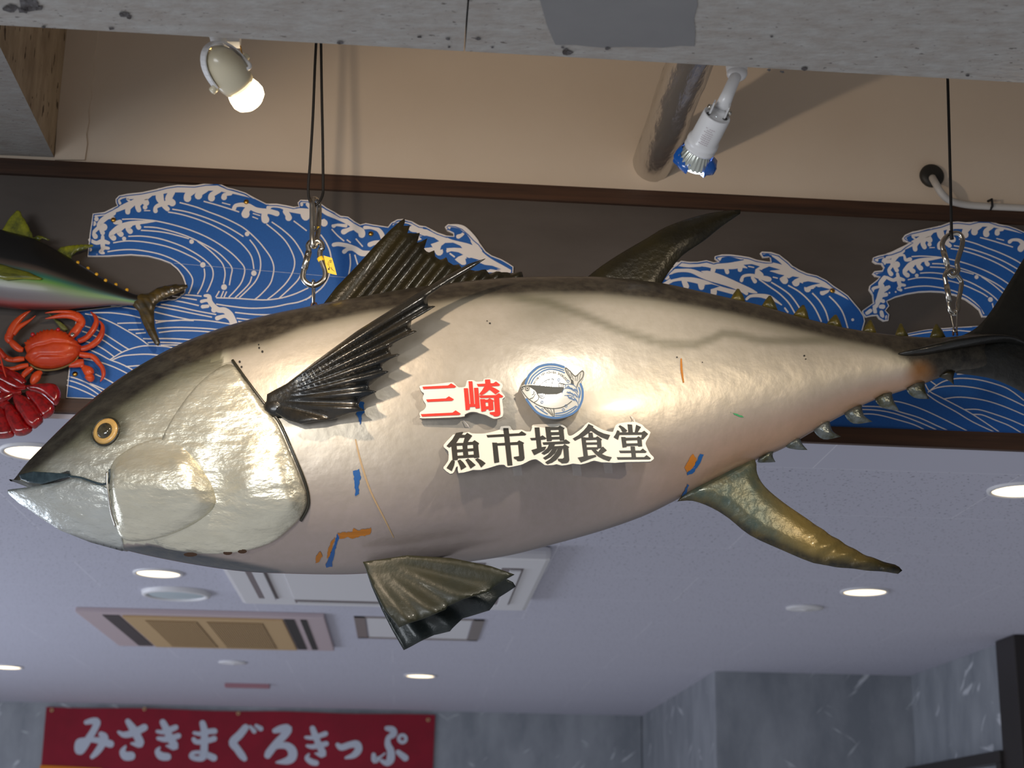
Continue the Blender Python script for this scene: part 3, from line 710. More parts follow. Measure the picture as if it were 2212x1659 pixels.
# anal fin
AN = crom([(1463, 1083), (1497, 1082), (1538, 1097), (1575, 1120), (1620, 1156), (1689, 1188), (1758, 1216), (1826, 1227), (1895, 1234), (1941, 1239)], 3)+crom([(1950, 1232), (1932, 1220), (1872, 1200), (1803, 1161), (1735, 1115), (1689, 1083), (1652, 1051), (1636, 1024), (1634, 1003)], 3)+[(1628, 985), (1560, 1015), (1490, 1050)]
mb = MB(); fin(mb, AN, YF-0.01, M_ANAL, 0.030, g=7, d0=34, corr=lambda x, y: 0.003*math.sin((x*0.5+y)*0.16)*sstep(1720, 1800, x)); o = mb.build('anal_fin', T)
def anal_col(x, y, p):
    lo = np.interp(x, [1463, 1538, 1620, 1758, 1895, 1950], [1084, 1098, 1156, 1216, 1234, 1236]); c = np.array(lin((66, 80, 74)))
    c = c+(np.array(lin((124, 108, 62)))-c)*sstep(1630, 1730, x+0.3*(1100-y)); c = c+(np.array(lin((56, 48, 14)))-c)*sstep(1850, 1930, x)
    return c+(np.array(lin((16, 18, 17)))-c)*(1-sstep(4, 26, lo-y))
paint(o, anal_col, YF)
# finlets
for tip, a, b in (((1594, 624), (1577, 648), (1611, 654)), ((1663, 639), (1645, 661), (1680, 671)), ((1735, 659), (1714, 680), (1748, 691)), ((1805, 680), (1786, 699), (1820, 710)), ((1880, 691), (1862, 717), (1895, 722)), ((1946, 699), (1933, 725), (1963, 728)), ((2023, 700), (2008, 729), (2044, 731))):
    ol = [a, ((a[0]+tip[0])/2-1.5, (a[1]+tip[1])/2-1), (tip[0]-2.2, tip[1]), (tip[0]+2.2, tip[1]), ((b[0]+tip[0])/2+2.5, (b[1]+tip[1])/2-1), b, ((a[0]+b[0])/2, (a[1]+b[1])/2+8)]
    mb = MB(); fin(mb, ol, YF, M_FLET, 0.020, g=4, d0=10); mb.build('dorsal_finlet', T)
for k, (a, bl, tip, inn, b) in enumerate((((1635, 998), (1655, 1000), (1674, 999), (1668, 985), (1674, 969)), ((1696, 965), (1718, 972), (1743, 973), (1732, 960), (1725, 943)), ((1756, 929), (1778, 950), (1815, 944), (1797, 932), (1790, 907)), ((1823, 895), (1843, 916), (1883, 912), (1865, 898), (1860, 876)), ((1889, 864), (1906, 882), (1941, 888), (1929, 866), (1925, 848)), ((1957, 842), (1974, 860), (2006, 863), (1998, 845), (1996, 826)), ((2027, 814), (2046, 822), (2059, 832), (2058, 818), (2062, 802)))):
    c = ((a[0]+b[0])/2-4, (a[1]+b[1])/2-8)
    ol = crom([c, a, bl, tip], 4)[:-1]+crom([tip, inn, b], 4)
    mb = MB(); fin(mb, ol, YF-0.004, M_HOOK if k < 6 else M_FIN, 0.026, g=4.5, d0=13, corr=lambda x, y: -0.004)
    mb.build('ventral_finlet', T)
# tail
TL = crom([(2045, 735), (2080, 724), (2110, 707), (2140, 673), (2175, 618), (2212, 557), (2260, 475), (2330, 380)], 3)+crom([(2345, 395), (2315, 520), (2295, 640), (2288, 760), (2305, 850), (2355, 950)], 3)+crom([(2335, 955), (2270, 895), (2212, 850), (2170, 828), (2130, 815), (2065, 806)], 3)
mb = MB(); fin(mb, TL, YF, M_FINK, 0.034, g=11, d0=60); mb.build('tail_fin', T)
# keel
mb = MB(); kp = crom([(1940, 766), (1970, 762), (2010, 754), (2060, 743), (2110, 735), (2150, 731), (2185, 733), (2215, 744)], 4)
n = len(kp); tube(mb, [PY(x, y, np.interp(x, [1940, 1985, 2080, 2150, 2215], [BODY.S(1942, 766).y+0.004, 3.000, 3.003, 3.012, 3.03])) for x, y in kp], [0.003+0.017*math.sin(math.pi*min(1, (i+0.5)/n))**0.7 for i in range(n)], M_FINK, 14, flat=0.42, flat_axis=(0, 0, 1)); mb.build('keel', T)
# paint scraps, stains and scuffs stuck on the flank
SUR = lambda x, y: BODY.S(x, y, 0.0011)
def blot(pts, m):
    q = [(x+random.uniform(-1.1, 1.1), y+random.uniform(-1.3, 1.3)) for x, y in resample(pts, 4.0)]
    mb = MB(); fill(mb, q, SUR, m); o = mb.build('tape_scrap' if m is M_SBLUE else 'paint_stain', T)
    tag(o, 'scrap of blue tape' if m is M_SBLUE else ('green scuff' if m is M_SGRN else 'rusty stain'))
blot([(763, 1018), (775, 1012), (779, 1030), (774, 1050), (776, 1066), (768, 1072), (766, 1050)], M_SBLUE)
blot([(776, 868), (786, 868), (788, 892), (782, 897), (779, 918), (773, 900), (770, 893)], M_SBLUE)
blot([(735, 1158), (729, 1170), (722, 1195), (717, 1222), (706, 1226), (704, 1220), (713, 1198), (722, 1175), (729, 1152)], M_SBLUE)
blot([(716, 1168), (724, 1160), (718, 1180), (712, 1200), (706, 1206), (709, 1186)], M_SRUST)
blot([(728, 1152), (760, 1148), (764, 1140), (772, 1146), (802, 1140), (800, 1154), (778, 1158), (762, 1164), (752, 1160), (734, 1164)], M_SRUST)
blot([(683, 1200), (692, 1190), (696, 1200), (690, 1214), (682, 1216)], M_SRUST)
blot([(1483, 1000), (1496, 981), (1504, 990), (1500, 1008), (1484, 1020), (1478, 1010)], M_SRUST)
blot([(1512, 981), (1519, 982), (1512, 1000), (1498, 1020), (1484, 1028), (1484, 1020), (1500, 1006)], M_SBLUE)
blot([(1484, 1046), (1488, 1048), (1480, 1070), (1470, 1080), (1474, 1066)], M_SBLUE)
blot([(1575, 890), (1590, 894), (1606, 900), (1604, 902), (1590, 897)], M_SGRN)
mb = MB(); stroke(mb, [(768, 950, 1.4), (780, 1000, 2), (800, 1060, 1.8), (830, 1120, 1.6), (850, 1160, 1)], SUR, mat('drip_stain', (178, 150, 112), 0.5)); mb.build('drip_stain', T)
mb = MB(); stroke(mb, [(1471, 776, 1.6), (1472, 800, 2.4), (1476, 826, 1.4)], SUR, M_SRUST); mb.build('drip_stain', T)
mb = MB()
for x, y, r in ((560, 752, 2), (567, 760, 2.4), (559, 745, 1.5), (518, 782, 2.4), (522, 793, 2.2), (1462, 772, 1.6), (1517, 783, 1.2), (1737, 769, 2), (1740, 776, 1.5), (1058, 699, 1.8), (1052, 694, 1.2)):
    stroke(mb, [(x, y, r)], SUR, M_INK)
o = mb.build('paint_specks', T); tag(o, kind='stuff')

# ------------------------------------------------------------------ lettering boards on the flank
def K1(p): return unc(p, 11.06, 900, 805)
def K2(p): return unc(p, 11.06, 950, 910)
def K3(p): return unc(p, 13.83, 1130, 905)
def K4(p): return unc(p, 11.64, 1230, 900)
def board_map(y_top, py_top, y_bot, py_bot, e=0.0, kx=0.0, x0=0):
    def f(x, y): return PY(x, y, y_top+(y_bot-y_top)*(y-py_top)/(py_bot-py_top)-e+kx*(x-x0))
    return f
yA = BODY.S(1000, 860).y
P1 = [(90, 310), (400, 280), (820, 230), (900, 260), (960, 320), (1010, 350), (1110, 345), (1170, 320), (1200, 200), (1240, 180), (1340, 180), (1420, 215), (1500, 215), (1590, 200), (1610, 150), (1760, 140), (1830, 170), (1900, 180), (2000, 235), (2060, 300), (2020, 420), (2040, 480), (2110, 560), (2090, 600), (2045, 650), (2060, 800), (2070, 950), (2050, 1040), (1990, 1075), (1860, 1100), (1750, 1060), (1650, 1010), (1500, 970), (1440, 945), (1340, 935), (1250, 950), (1150, 1000), (1060, 1055), (160, 1090), (90, 1050), (70, 980), (90, 940), (170, 890), (220, 820), (215, 750), (160, 660), (150, 580), (175, 500), (120, 450), (90, 390)]
G_SAN = [[(135, 335), (750, 305), (825, 255), (945, 328), (910, 360), (160, 395)], [(225, 640), (695, 615), (770, 565), (890, 635), (850, 672), (255, 700)], [(95, 990), (855, 955), (930, 900), (1055, 980), (1020, 1010), (130, 1050)]]
G_SAKI = [[(1125, 372), (1225, 370), (1262, 750), (1283, 750), (1238, 205), (1330, 205), (1375, 750), (1395, 750), (1370, 362), (1470, 360), (1510, 848), (1410, 860), (1400, 815), (1270, 820), (1265, 880), (1170, 900)],
          [(1435, 270), (1640, 262), (1630, 165), (1755, 160), (1765, 255), (1835, 250), (1895, 210), (1995, 285), (1970, 315), (1775, 325), (1900, 385), (1985, 440), (1885, 520), (1740, 405), (1680, 460), (1600, 515), (1550, 535), (1490, 515), (1570, 410), (1620, 325), (1465, 330)],
          [(1490, 545), (1890, 535), (1965, 490), (2070, 565), (2035, 595), (1970, 598), (2000, 990), (1980, 1025), (1930, 1045), (1850, 1045), (1820, 1015), (1750, 990), (1745, 945), (1870, 935), (1845, 600), (1515, 605)],
          ([(1515, 630), (1630, 632), (1640, 645), (1690, 645), (1745, 610), (1850, 670), (1825, 695), (1838, 885), (1730, 910), (1715, 870), (1660, 875), (1655, 915), (1545, 935)], [[(1640, 710), (1705, 710), (1715, 800), (1650, 803)]])]
def glyph(name, polys, cv, mapf, m, parent):
    mb = MB()
    for g in polys:
        if isinstance(g, tuple): fill(mb, cv(g[0]), mapf, m, [cv(h) for h in g[1]])
        else: fill(mb, cv(g), mapf, m)
    return mb.build(name, parent)
f1 = board_map(yA-0.022, 820, yA-0.016, 905); f1t = board_map(yA-0.022, 820, yA-0.016, 905, 0.0009)
s1 = empty('lettering_board', PY(1000, 905, yA), 'small white board with red kanji 三崎 left of the round emblem', 'sign', 'cut-out signs on the tuna')
mb = MB(); plate(mb, crom(K1(P1), 3, True), f1, (0, 0.008, 0), M_SIGN, M_SEDGE); mb.build('board', s1)
glyph('character', G_SAN, K1, f1t, M_TRED, s1); glyph('character', G_SAKI, K1, f1t, M_TRED, s1)
mb = MB(); box(mb, (PY(960, 870, yA).x, yA-0.012, PY(960, 870, yA).z), (PY(1040, 870, yA).x, yA+0.004, PY(960, 850, yA).z), M_SEDGE); mb.build('foam_spacer', s1)

P2 = K2([(410, 195), (560, 215), (690, 250), (770, 290), (1000, 295), (1130, 280), (1280, 245), (1430, 195), (1460, 125), (1650, 110), (1700, 150), (1750, 215), (1950, 200), (2050, 240), (2150, 245)]) + \
     K3([(240, 350), (270, 250), (300, 170), (650, 155), (1000, 150), (1090, 135), (1200, 190), (1280, 240), (1310, 310), (1330, 440), (1380, 500), (1480, 480), (1600, 400), (1750, 290), (1850, 180), (1940, 105)]) + \
     K4([(480, 145), (620, 210), (780, 300), (900, 350), (1080, 385), (1110, 340), (1170, 210), (1270, 165), (1400, 145), (1640, 130), (1740, 165), (1830, 205), (1900, 280), (2030, 380), (2025, 430), (1990, 520), (1940, 600), (1915, 680), (1960, 800), (2030, 930), (2110, 1010), (2120, 1060), (2060, 1110), (1980, 1130), (1400, 1140), (1150, 1160), (960, 1150), (800, 1145), (620, 1105), (480, 1150), (290, 1200), (100, 1180), (0, 1200)]) + \
     K3([(1160, 1390), (1000, 1350), (900, 1375), (670, 1380), (600, 1340), (420, 1215), (330, 1205), (200, 1240), (0, 1345)]) + \
     K2([(1850, 1060), (1640, 1100), (1570, 1070), (1540, 1040), (1420, 1040), (1280, 1080), (1000, 1160), (800, 1160), (700, 1190), (450, 1235), (430, 1080), (380, 1110), (340, 1210), (250, 1255), (90, 1130), (120, 1060), (190, 960), (210, 880), (205, 720), (130, 650), (90, 570), (250, 390), (340, 290), (360, 215)])
G_UO = [([(420, 225), (560, 260), (525, 320), (605, 325), (655, 275), (775, 345), (665, 495), (780, 490), (830, 450), (940, 525), (915, 570), (945, 865), (820, 880), (815, 862), (430, 885), (430, 920), (305, 935), (275, 600), (220, 628), (160, 590), (300, 430)],
         [[(470, 395), (595, 390), (560, 515), (390, 520)], [(400, 585), (540, 577), (548, 665), (410, 675)], [(655, 568), (795, 558), (800, 645), (660, 655)], [(415, 742), (553, 732), (560, 815), (420, 823)], [(672, 718), (805, 708), (812, 795), (680, 803)]]),
        [(285, 925), (360, 950), (340, 1060), (285, 1190), (160, 1115)], [(420, 945), (485, 912), (560, 980), (635, 1085), (505, 1165), (480, 1080)], [(610, 925), (675, 887), (770, 965), (855, 1045), (730, 1130), (680, 1040)], [(840, 910), (905, 880), (1000, 930), (1095, 1000), (985, 1105), (930, 1010)]]
G_ICHI = [[(1515, 163), (1640, 163), (1735, 1050), (1615, 1060)], [(1115, 330), (1890, 285), (1955, 235), (2070, 305), (2040, 335), (1140, 385)], [(1252, 508), (1370, 512), (1420, 975), (1300, 997)],
          [(1370, 525), (1845, 495), (1895, 455), (2015, 515), (1990, 545), (2025, 880), (2000, 930), (1930, 950), (1850, 950), (1830, 915), (1770, 890), (1765, 850), (1895, 830), (1870, 560), (1380, 580)]]
G_BA = [[(340, 255), (485, 250), (510, 528), (580, 487), (697, 575), (665, 607), (525, 625), (552, 840), (690, 822), (650, 925), (325, 1080), (245, 930), (412, 880), (385, 630), (240, 637), (205, 570), (370, 560)],
        ([(655, 235), (800, 235), (815, 245), (1045, 240), (1100, 198), (1240, 275), (1205, 320), (1235, 640), (1100, 650), (1090, 605), (855, 615), (850, 655), (710, 668)], [[(820, 330), (1060, 322), (1065, 388), (825, 395)], [(840, 483), (1080, 475), (1085, 528), (845, 537)]]),
        [(575, 700), (1195, 665), (1270, 605), (1405, 700), (1370, 735), (605, 770)],
        [(780, 745), (960, 735), (925, 815), (1185, 800), (1240, 752), (1375, 835), (1350, 870), (1378, 1230), (1350, 1290), (1290, 1320), (1150, 1325), (1110, 1285), (1045, 1250), (1035, 1190), (1180, 1185), (1220, 1150), (1195, 880), (1180, 880), (1130, 1050), (1000, 1210), (870, 1300), (720, 1350), (655, 1295), (800, 1200), (920, 1080), (1000, 960), (1035, 885), (1025, 885), (960, 1010), (830, 1130), (660, 1220), (590, 1165), (720, 1080), (800, 1000), (870, 895), (860, 890), (760, 1000), (625, 1068), (540, 1025), (640, 950), (720, 870)]]
G_SHOKU = [[(480, 182), (605, 240), (535, 355), (490, 400), (350, 500), (140, 605), (80, 552), (220, 470), (350, 355), (430, 265)], [(590, 270), (720, 360), (870, 425), (1025, 462), (965, 580), (800, 520), (650, 430), (535, 352)], [(478, 402), (580, 402), (600, 530), (480, 530)],
           [(295, 515), (400, 520), (465, 985), (355, 1005)], [(390, 525), (660, 522), (705, 490), (820, 570), (795, 600), (812, 790), (700, 800), (690, 580), (400, 590)], [(425, 650), (700, 645), (700, 700), (430, 705)], [(440, 770), (720, 768), (720, 825), (445, 830)],
           [(205, 1030), (355, 1000), (650, 960), (680, 1000), (285, 1152)], [(550, 820), (655, 820), (720, 885), (810, 935), (920, 985), (1065, 1020), (1000, 1122), (850, 1070), (720, 1000), (640, 930), (580, 860)], [(840, 750), (940, 845), (810, 938), (720, 890), (770, 820)]]
G_DO = [[(1235, 245), (1270, 212), (1370, 270), (1458, 352), (1420, 385), (1330, 390), (1290, 310)], [(1460, 192), (1575, 200), (1595, 395), (1480, 395)], [(1675, 203), (1800, 260), (1715, 395), (1640, 395)],
        [(1200, 340), (1260, 360), (1258, 395), (1815, 393), (1880, 352), (1980, 435), (1850, 575), (1800, 555), (1820, 455), (1258, 460), (1222, 585), (1108, 518), (1160, 440)],
        ([(1298, 510), (1410, 515), (1420, 530), (1690, 527), (1735, 492), (1815, 540), (1830, 745), (1730, 755), (1725, 730), (1440, 740), (1435, 765), (1335, 778)], [[(1420, 600), (1705, 590), (1715, 668), (1432, 675)]]),
        [(1535, 750), (1645, 750), (1675, 1025), (1565, 1025)], [(1245, 853), (1785, 850), (1845, 800), (1945, 880), (1915, 910), (1275, 915)], [(1188, 1018), (1880, 1015), (1940, 965), (2050, 1045), (2025, 1075), (1215, 1080)]]
yB = BODY.S(1190, 960).y
a2 = (yB-0.018, 920, yB-0.046, 1020); f2 = board_map(*a2); f2t = board_map(*a2, e=0.0009)
s2 = empty('lettering_board', PY(1190, 1020, yB), 'long white board with black kanji 魚市場食堂 below the round emblem', 'sign', 'cut-out signs on the tuna')
mb = MB(); plate(mb, crom(P2, 2, True), f2, (0, 0.007, 0), M_SIGN, M_SEDGE); mb.build('board', s2)
for g, cv in ((G_UO, K2), (G_ICHI, K2), (G_BA, K3), (G_SHOKU, K4), (G_DO, K4)): glyph('character', g, cv, f2t, M_TBLK, s2)
for pts in ([(1107, 1003), (1126, 1001), (1128, 1026), (1109, 1028)], [(1235, 1000), (1254, 1000), (1256, 1027), (1237, 1027)], [(1303, 998), (1322, 998), (1323, 1022), (1306, 1022)], [(1349, 996), (1366, 996), (1366, 1012), (1352, 1018)]):
    mb = MB(); q = [f2(*pts[0])+Vector((0, 0.004, 0)), f2(*pts[1])+Vector((0, 0.004, 0)), BODY.S(pts[2][0], pts[2][1], 0.002), BODY.S(pts[3][0], pts[3][1], 0.002)]
    mb.add(q, [(0, 1, 2, 3)], M_TAPE); mb.build('clear_tape', s2)
for a, b in (((1001, 909), (1017, 928)), ((1362, 899), (1373, 914))):
    mb = MB(); tube(mb, [BODY.S(*a, 0.003), BODY.S((a[0]+b[0])/2, (a[1]+b[1])/2, 0.006), f2(*b)+Vector((0, 0.003, 0))], 0.0008, M_WHITE, 6); mb.build('tie_string', s2)

# round emblem
def KE(p): return unc(p, 9.759, 1080, 760)
yE = BODY.S(1197, 845).y
aE = (yE-0.018, 790, yE-0.0255, 910); tE = dict(kx=0.00012, x0=1197); fE = board_map(*aE, **tE)
em = empty('emblem_board', PY(1197, 905, yE), 'round white emblem board with a blue ringed fish drawing', 'sign', 'cut-out signs on the tuna')
EOUT = crom([(430, 735), (515, 690), (530, 620), (575, 520), (640, 430), (760, 320), (900, 262), (1050, 240), (1200, 250), (1345, 295), (1372, 315), (1480, 390), (1585, 492), (1680, 425), (1735, 378), (1785, 430), (1765, 560), (1705, 650), (1750, 780), (1765, 880), (1755, 1010), (1715, 1120), (1665, 1205), (1555, 1305), (1400, 1372), (1200, 1412), (1000, 1392), (790, 1305), (645, 1155), (545, 1005), (440, 800), (470, 768)], 2, True)
mb = MB(); plate(mb, KE(EOUT), fE, (0, 0.008, 0), M_EMBB, M_SEDGE); mb.build('board', em)
mb = MB(); box(mb, (PY(1170, 850, yE).x, yE-0.010, PY(1170, 860, yE).z), (PY(1225, 850, yE).x, yE+0.004, PY(1170, 835, yE).z), M_SEDGE); mb.build('foam_spacer', em)
fe1 = board_map(*aE, **tE, e=0.0008); fe2 = board_map(*aE, **tE, e=0.0014)
mb = MB()
def es(pts, w, m=M_EMB, f=fe1): stroke(mb, [q+(w/9.759,) for q in KE(pts)], f, m)
es([(540, 670), (580, 560), (640, 460), (780, 335), (900, 285), (1050, 263), (1200, 275), (1345, 320)], 24)
es([(605, 670), (680, 520), (830, 390), (940, 340), (1050, 322), (1200, 338), (1345, 385)], 11)
es([(655, 670), (730, 540), (880, 420), (970, 380), (1070, 362), (1220, 385), (1360, 440)], 11)
es([(1700, 680), (1735, 780), (1745, 880), (1735, 1000), (1700, 1100), (1655, 1190), (1550, 1285), (1400, 1350), (1200, 1390), (1000, 1370), (800, 1285), (660, 1140), (560, 1000)], 23)
es([(750, 1140), (870, 1230), (1000, 1310)], 9); es([(1170, 1300), (1350, 1270), (1500, 1200), (1600, 1140)], 9); es([(1170, 1340), (1350, 1320), (1500, 1250), (1625, 1150)], 9)
es([(1662, 750), (1690, 850), (1672, 960)], 12)
for c in ((1240, 590), (1435, 620), (885, 1060), (890, 1220), (1335, 1220), (1390, 1140)):
    es([(c[0]+24*math.cos(a), c[1]+24*math.sin(a)) for a in np.linspace(0, 2*math.pi, 13)], 5)
for pts in ([(1390, 770), (1375, 720), (1400, 690), (1500, 680), (1600, 740), (1640, 860)], [(1310, 870), (1340, 800), (1380, 770), (1500, 780), (1600, 850), (1660, 960), (1660, 1060)], [(1360, 920), (1480, 920), (1580, 980), (1650, 1100), (1640, 1180)]): es(pts, 5)
random.seed(2)
for k in range(26):
    t = k/26; row = k % 3; x = 1400+t*210; y = 735+row*105+t*100+random.uniform(-18, 18)
    es([(x, y), (x+14, y-16), (x+30, y-4), (x+26, y+18)], 6)
mb.build('ring_print', em)
mb = MB()
fill(mb, KE([(450, 735), (530, 708), (650, 700), (850, 712), (1100, 735), (1350, 745), (1340, 800), (1310, 850), (1200, 890), (1000, 895), (880, 870), (790, 885), (740, 810), (640, 742), (560, 738), (480, 745)]), fe1, M_EMBK)
fill(mb, KE([(1480, 560), (1540, 600), (1560, 690), (1490, 690), (1500, 620)]), fe1, M_EMBK)
for pts, w in (([(450, 735), (490, 770), (475, 790), (450, 795), (560, 950), (700, 1060), (850, 1140), (1000, 1182), (1150, 1195), (1300, 1170), (1420, 1110), (1510, 1040)], 7), ([(780, 880), (820, 940), (800, 1010), (720, 1065)], 6), ([(745, 885), (700, 960), (630, 990)], 6), ([(720, 830), (715, 880), (680, 905)], 6),
               ([(840, 710), (900, 650), (1000, 590), (1090, 572), (1130, 582), (1100, 640), (1090, 735)], 6), ([(1250, 740), (1250, 660), (1380, 690)], 6), ([(910, 660), (925, 710)], 4), ([(970, 620), (985, 720)], 4), ([(1030, 595), (1040, 725)], 4), ([(1290, 680), (1290, 740)], 4), ([(1330, 685), (1330, 740)], 4),
               ([(1500, 590), (1400, 420), (1385, 335), (1480, 410), (1585, 515), (1680, 440), (1735, 400), (1760, 440), (1740, 540), (1650, 650), (1620, 740)], 8), ([(1420, 390), (1500, 550)], 4), ([(1490, 450), (1550, 580)], 4), ([(1590, 530), (1590, 610)], 4), ([(1640, 490), (1625, 610)], 4), ([(1700, 460), (1670, 590)], 4),
               ([(930, 1180), (1030, 1270), (1140, 1360), (1130, 1190)], 7), ([(990, 1190), (1110, 1320)], 4), ([(1060, 1195), (1125, 1330)], 4), ([(800, 880), (900, 870), (960, 890), (950, 940), (900, 975), (820, 950)], 5), ([(820, 900), (930, 890)], 4), ([(820, 930), (930, 930)], 4)):
    es(pts, w, M_EMBK)
es([(575+34*math.cos(a), 770+34*math.sin(a)) for a in np.linspace(0, 2*math.pi, 17)], 16, M_SIGN, fe2); 
stroke(mb, [(q[0], q[1], 3.6) for q in KE([(575, 770)])], fe2, M_SIGN)
fe3 = board_map(*aE, **tE, e=0.0020)
es([(575+40*math.cos(a), 770+40*math.sin(a)) for a in np.linspace(0, 2*math.pi, 17)], 6, M_EMBK, fe3); stroke(mb, [(q[0], q[1], 1.9) for q in KE([(575, 770)])], fe3, M_EMBK)
mb.build('fish_print', em)
def text_mesh(s, bold=0.0):
    cu = bpy.data.curves.new('text', 'FONT'); cu.body = s; cu.size = 1.0; cu.align_x = 'CENTER'; cu.offset = bold
    ob = bpy.data.objects.new('text', cu); COL.objects.link(ob)
    me = bpy.data.meshes.new_from_object(ob.evaluated_get(bpy.context.evaluated_depsgraph_get()))
    V = [(v.co.x, v.co.y) for v in me.vertices]; F = [tuple(p.vertices) for p in me.polygons]
    bpy.data.objects.remove(ob); bpy.data.meshes.remove(me); bpy.data.curves.remove(cu); return V, F
mb = MB(); word = 'MISAKI UO ICHIBA SHOKUDO'
bpy.context.view_layer.update()
for i, ch in enumerate(word):
    if ch == ' ': continue
    a = math.radians(155-(155-37)*i/(len(word)-1)); cx, cyy, r = 1085, 822, 372
    V, F = text_mesh(ch)
    P = []
    for (u, v) in V:
        u *= 62; v *= 62
        P.append((cx+math.cos(a)*(r+v)+math.sin(a)*u, cyy-math.sin(a)*(r+v)+math.cos(a)*u))
    mb.add([fe1(*q) for q in KE(P)], F, M_EMBK)
mb.build('curved_lettering', em)

# ------------------------------------------------------------------ wave panels on the fascia
def CA(p): return unc(p, 4.424, 180, 380)
def CB(p): return unc(p, 4.608, 660, 420)
def CC(p): return unc(p, 5.027, 140, 640)
def CM(p): return unc(p, 4.514, 1400, 530)
def CR(p): return unc(p, 5.925, 1850, 460)
def CL(p): return unc(p, 5.12, 1780, 740)
YP = YW-0.0075
fw0 = lambda x, y: PY(x, y, YP); fw1 = lambda x, y: PY(x, y, YP-0.0007); fw2 = lambda x, y: PY(x, y, YP-0.0013); fw3 = lambda x, y: PY(x, y, YP-0.0019)
def inset(lp, d):
    """shrink an outline by about d px (clockwise or not)"""
    s = 1 if area2(lp) > 0 else -1; out = []; n = len(lp)
    for i in range(n):
        a, b, c = lp[i-1], lp[i], lp[(i+1) % n]
        n1 = (-(b[1]-a[1]), b[0]-a[0]); n2 = (-(c[1]-b[1]), c[0]-b[0])
        l1 = math.hypot(*n1) or 1; l2 = math.hypot(*n2) or 1
        nx, ny = n1[0]/l1+n2[0]/l2, n1[1]/l1+n2[1]/l2; l = math.hypot(nx, ny) or 1
        out.append((b[0]+s*nx/l*d, b[1]+s*ny/l*d))
    return out
def board(name, outline, label, group='blue wave panels on the fascia', rim=2.2):
    mb = MB(); plate(mb, outline, fw0, (0, 0.006, 0), M_WHITE)
    fill(mb, inset(outline, rim), fw1, M_BLUE)
    mb.rimline = inset(outline, rim+1.9)
    return mb
def ln(mb, cv, pts, w, f=fw2, m=M_WHITE): stroke(mb, [tuple(p[:2])+(w,) for p in cv(pts)], f, m, smooth=4, ends=False)
def fo(mb, cv, pts, f=fw2, m=M_WHITE): stroke(mb, cv(pts), f, m, smooth=4)

ARM_TOP = [(40, 770), (60, 560), (90, 360), (200, 345), (270, 310), (325, 285), (310, 255), (308, 222), (340, 187), (420, 170), (560, 155), (700, 125), (800, 100), (900, 85), (1060, 90), (1170, 72), (1290, 70), (1380, 110), (1440, 125), (1550, 160), (1640, 210), (1750, 265), (1850, 265), (1940, 280), (2010, 295), (2060, 292), (2048, 255), (2075, 228), (2150, 230)]
ARM_LINES = [[(920, 255), (1000, 275), (1100, 305), (1200, 345), (1320, 390), (1450, 450), (1550, 510), (1650, 600), (1720, 680), (1790, 780), (1820, 870), (1810, 960), (1780, 1040), (1700, 1130), (1640, 1180)],
    [(1150, 243), (1250, 270), (1350, 300), (1490, 345)], [(850, 318), (950, 335), (1050, 360), (1200, 410), (1350, 475), (1450, 530), (1530, 580)], [(1590, 610), (1650, 690), (1690, 790), (1690, 900), (1650, 1000), (1580, 1080), (1490, 1165)],
    [(810, 345), (900, 360), (1000, 385), (1120, 425), (1250, 480), (1370, 545), (1480, 620), (1560, 700), (1610, 780), (1630, 890)], [(1610, 960), (1590, 1020), (1540, 1080), (1450, 1165)],
    [(370, 415), (480, 412), (600, 420), (700, 432), (850, 465), (1000, 510), (1150, 570), (1280, 640), (1400, 725), (1480, 800), (1540, 880), (1530, 970), (1490, 1050), (1390, 1160)],
    [(580, 488), (700, 495), (850, 530), (1000, 580), (1150, 650), (1270, 720), (1360, 800), (1420, 880), (1410, 960), (1395, 1045)], [(550, 520), (680, 528), (800, 545), (920, 575), (1010, 600)], [(1090, 625), (1180, 690), (1260, 760), (1330, 840), (1355, 930), (1340, 1030)],
    [(430, 578), (550, 575), (680, 590), (800, 620), (950, 675), (1080, 745), (1170, 810), (1230, 880), (1240, 960), (1210, 1050), (1180, 1110)], [(285, 640), (400, 622), (520, 625), (640, 640), (780, 670), (900, 710), (1000, 755), (1070, 790), (1120, 825)], [(1155, 885), (1160, 960), (1130, 1060), (1090, 1130)],
    [(230, 725), (350, 708), (480, 705), (600, 720), (720, 745), (830, 785), (920, 835), (1000, 910), (1045, 990), (1030, 1070), (1005, 1125)]]
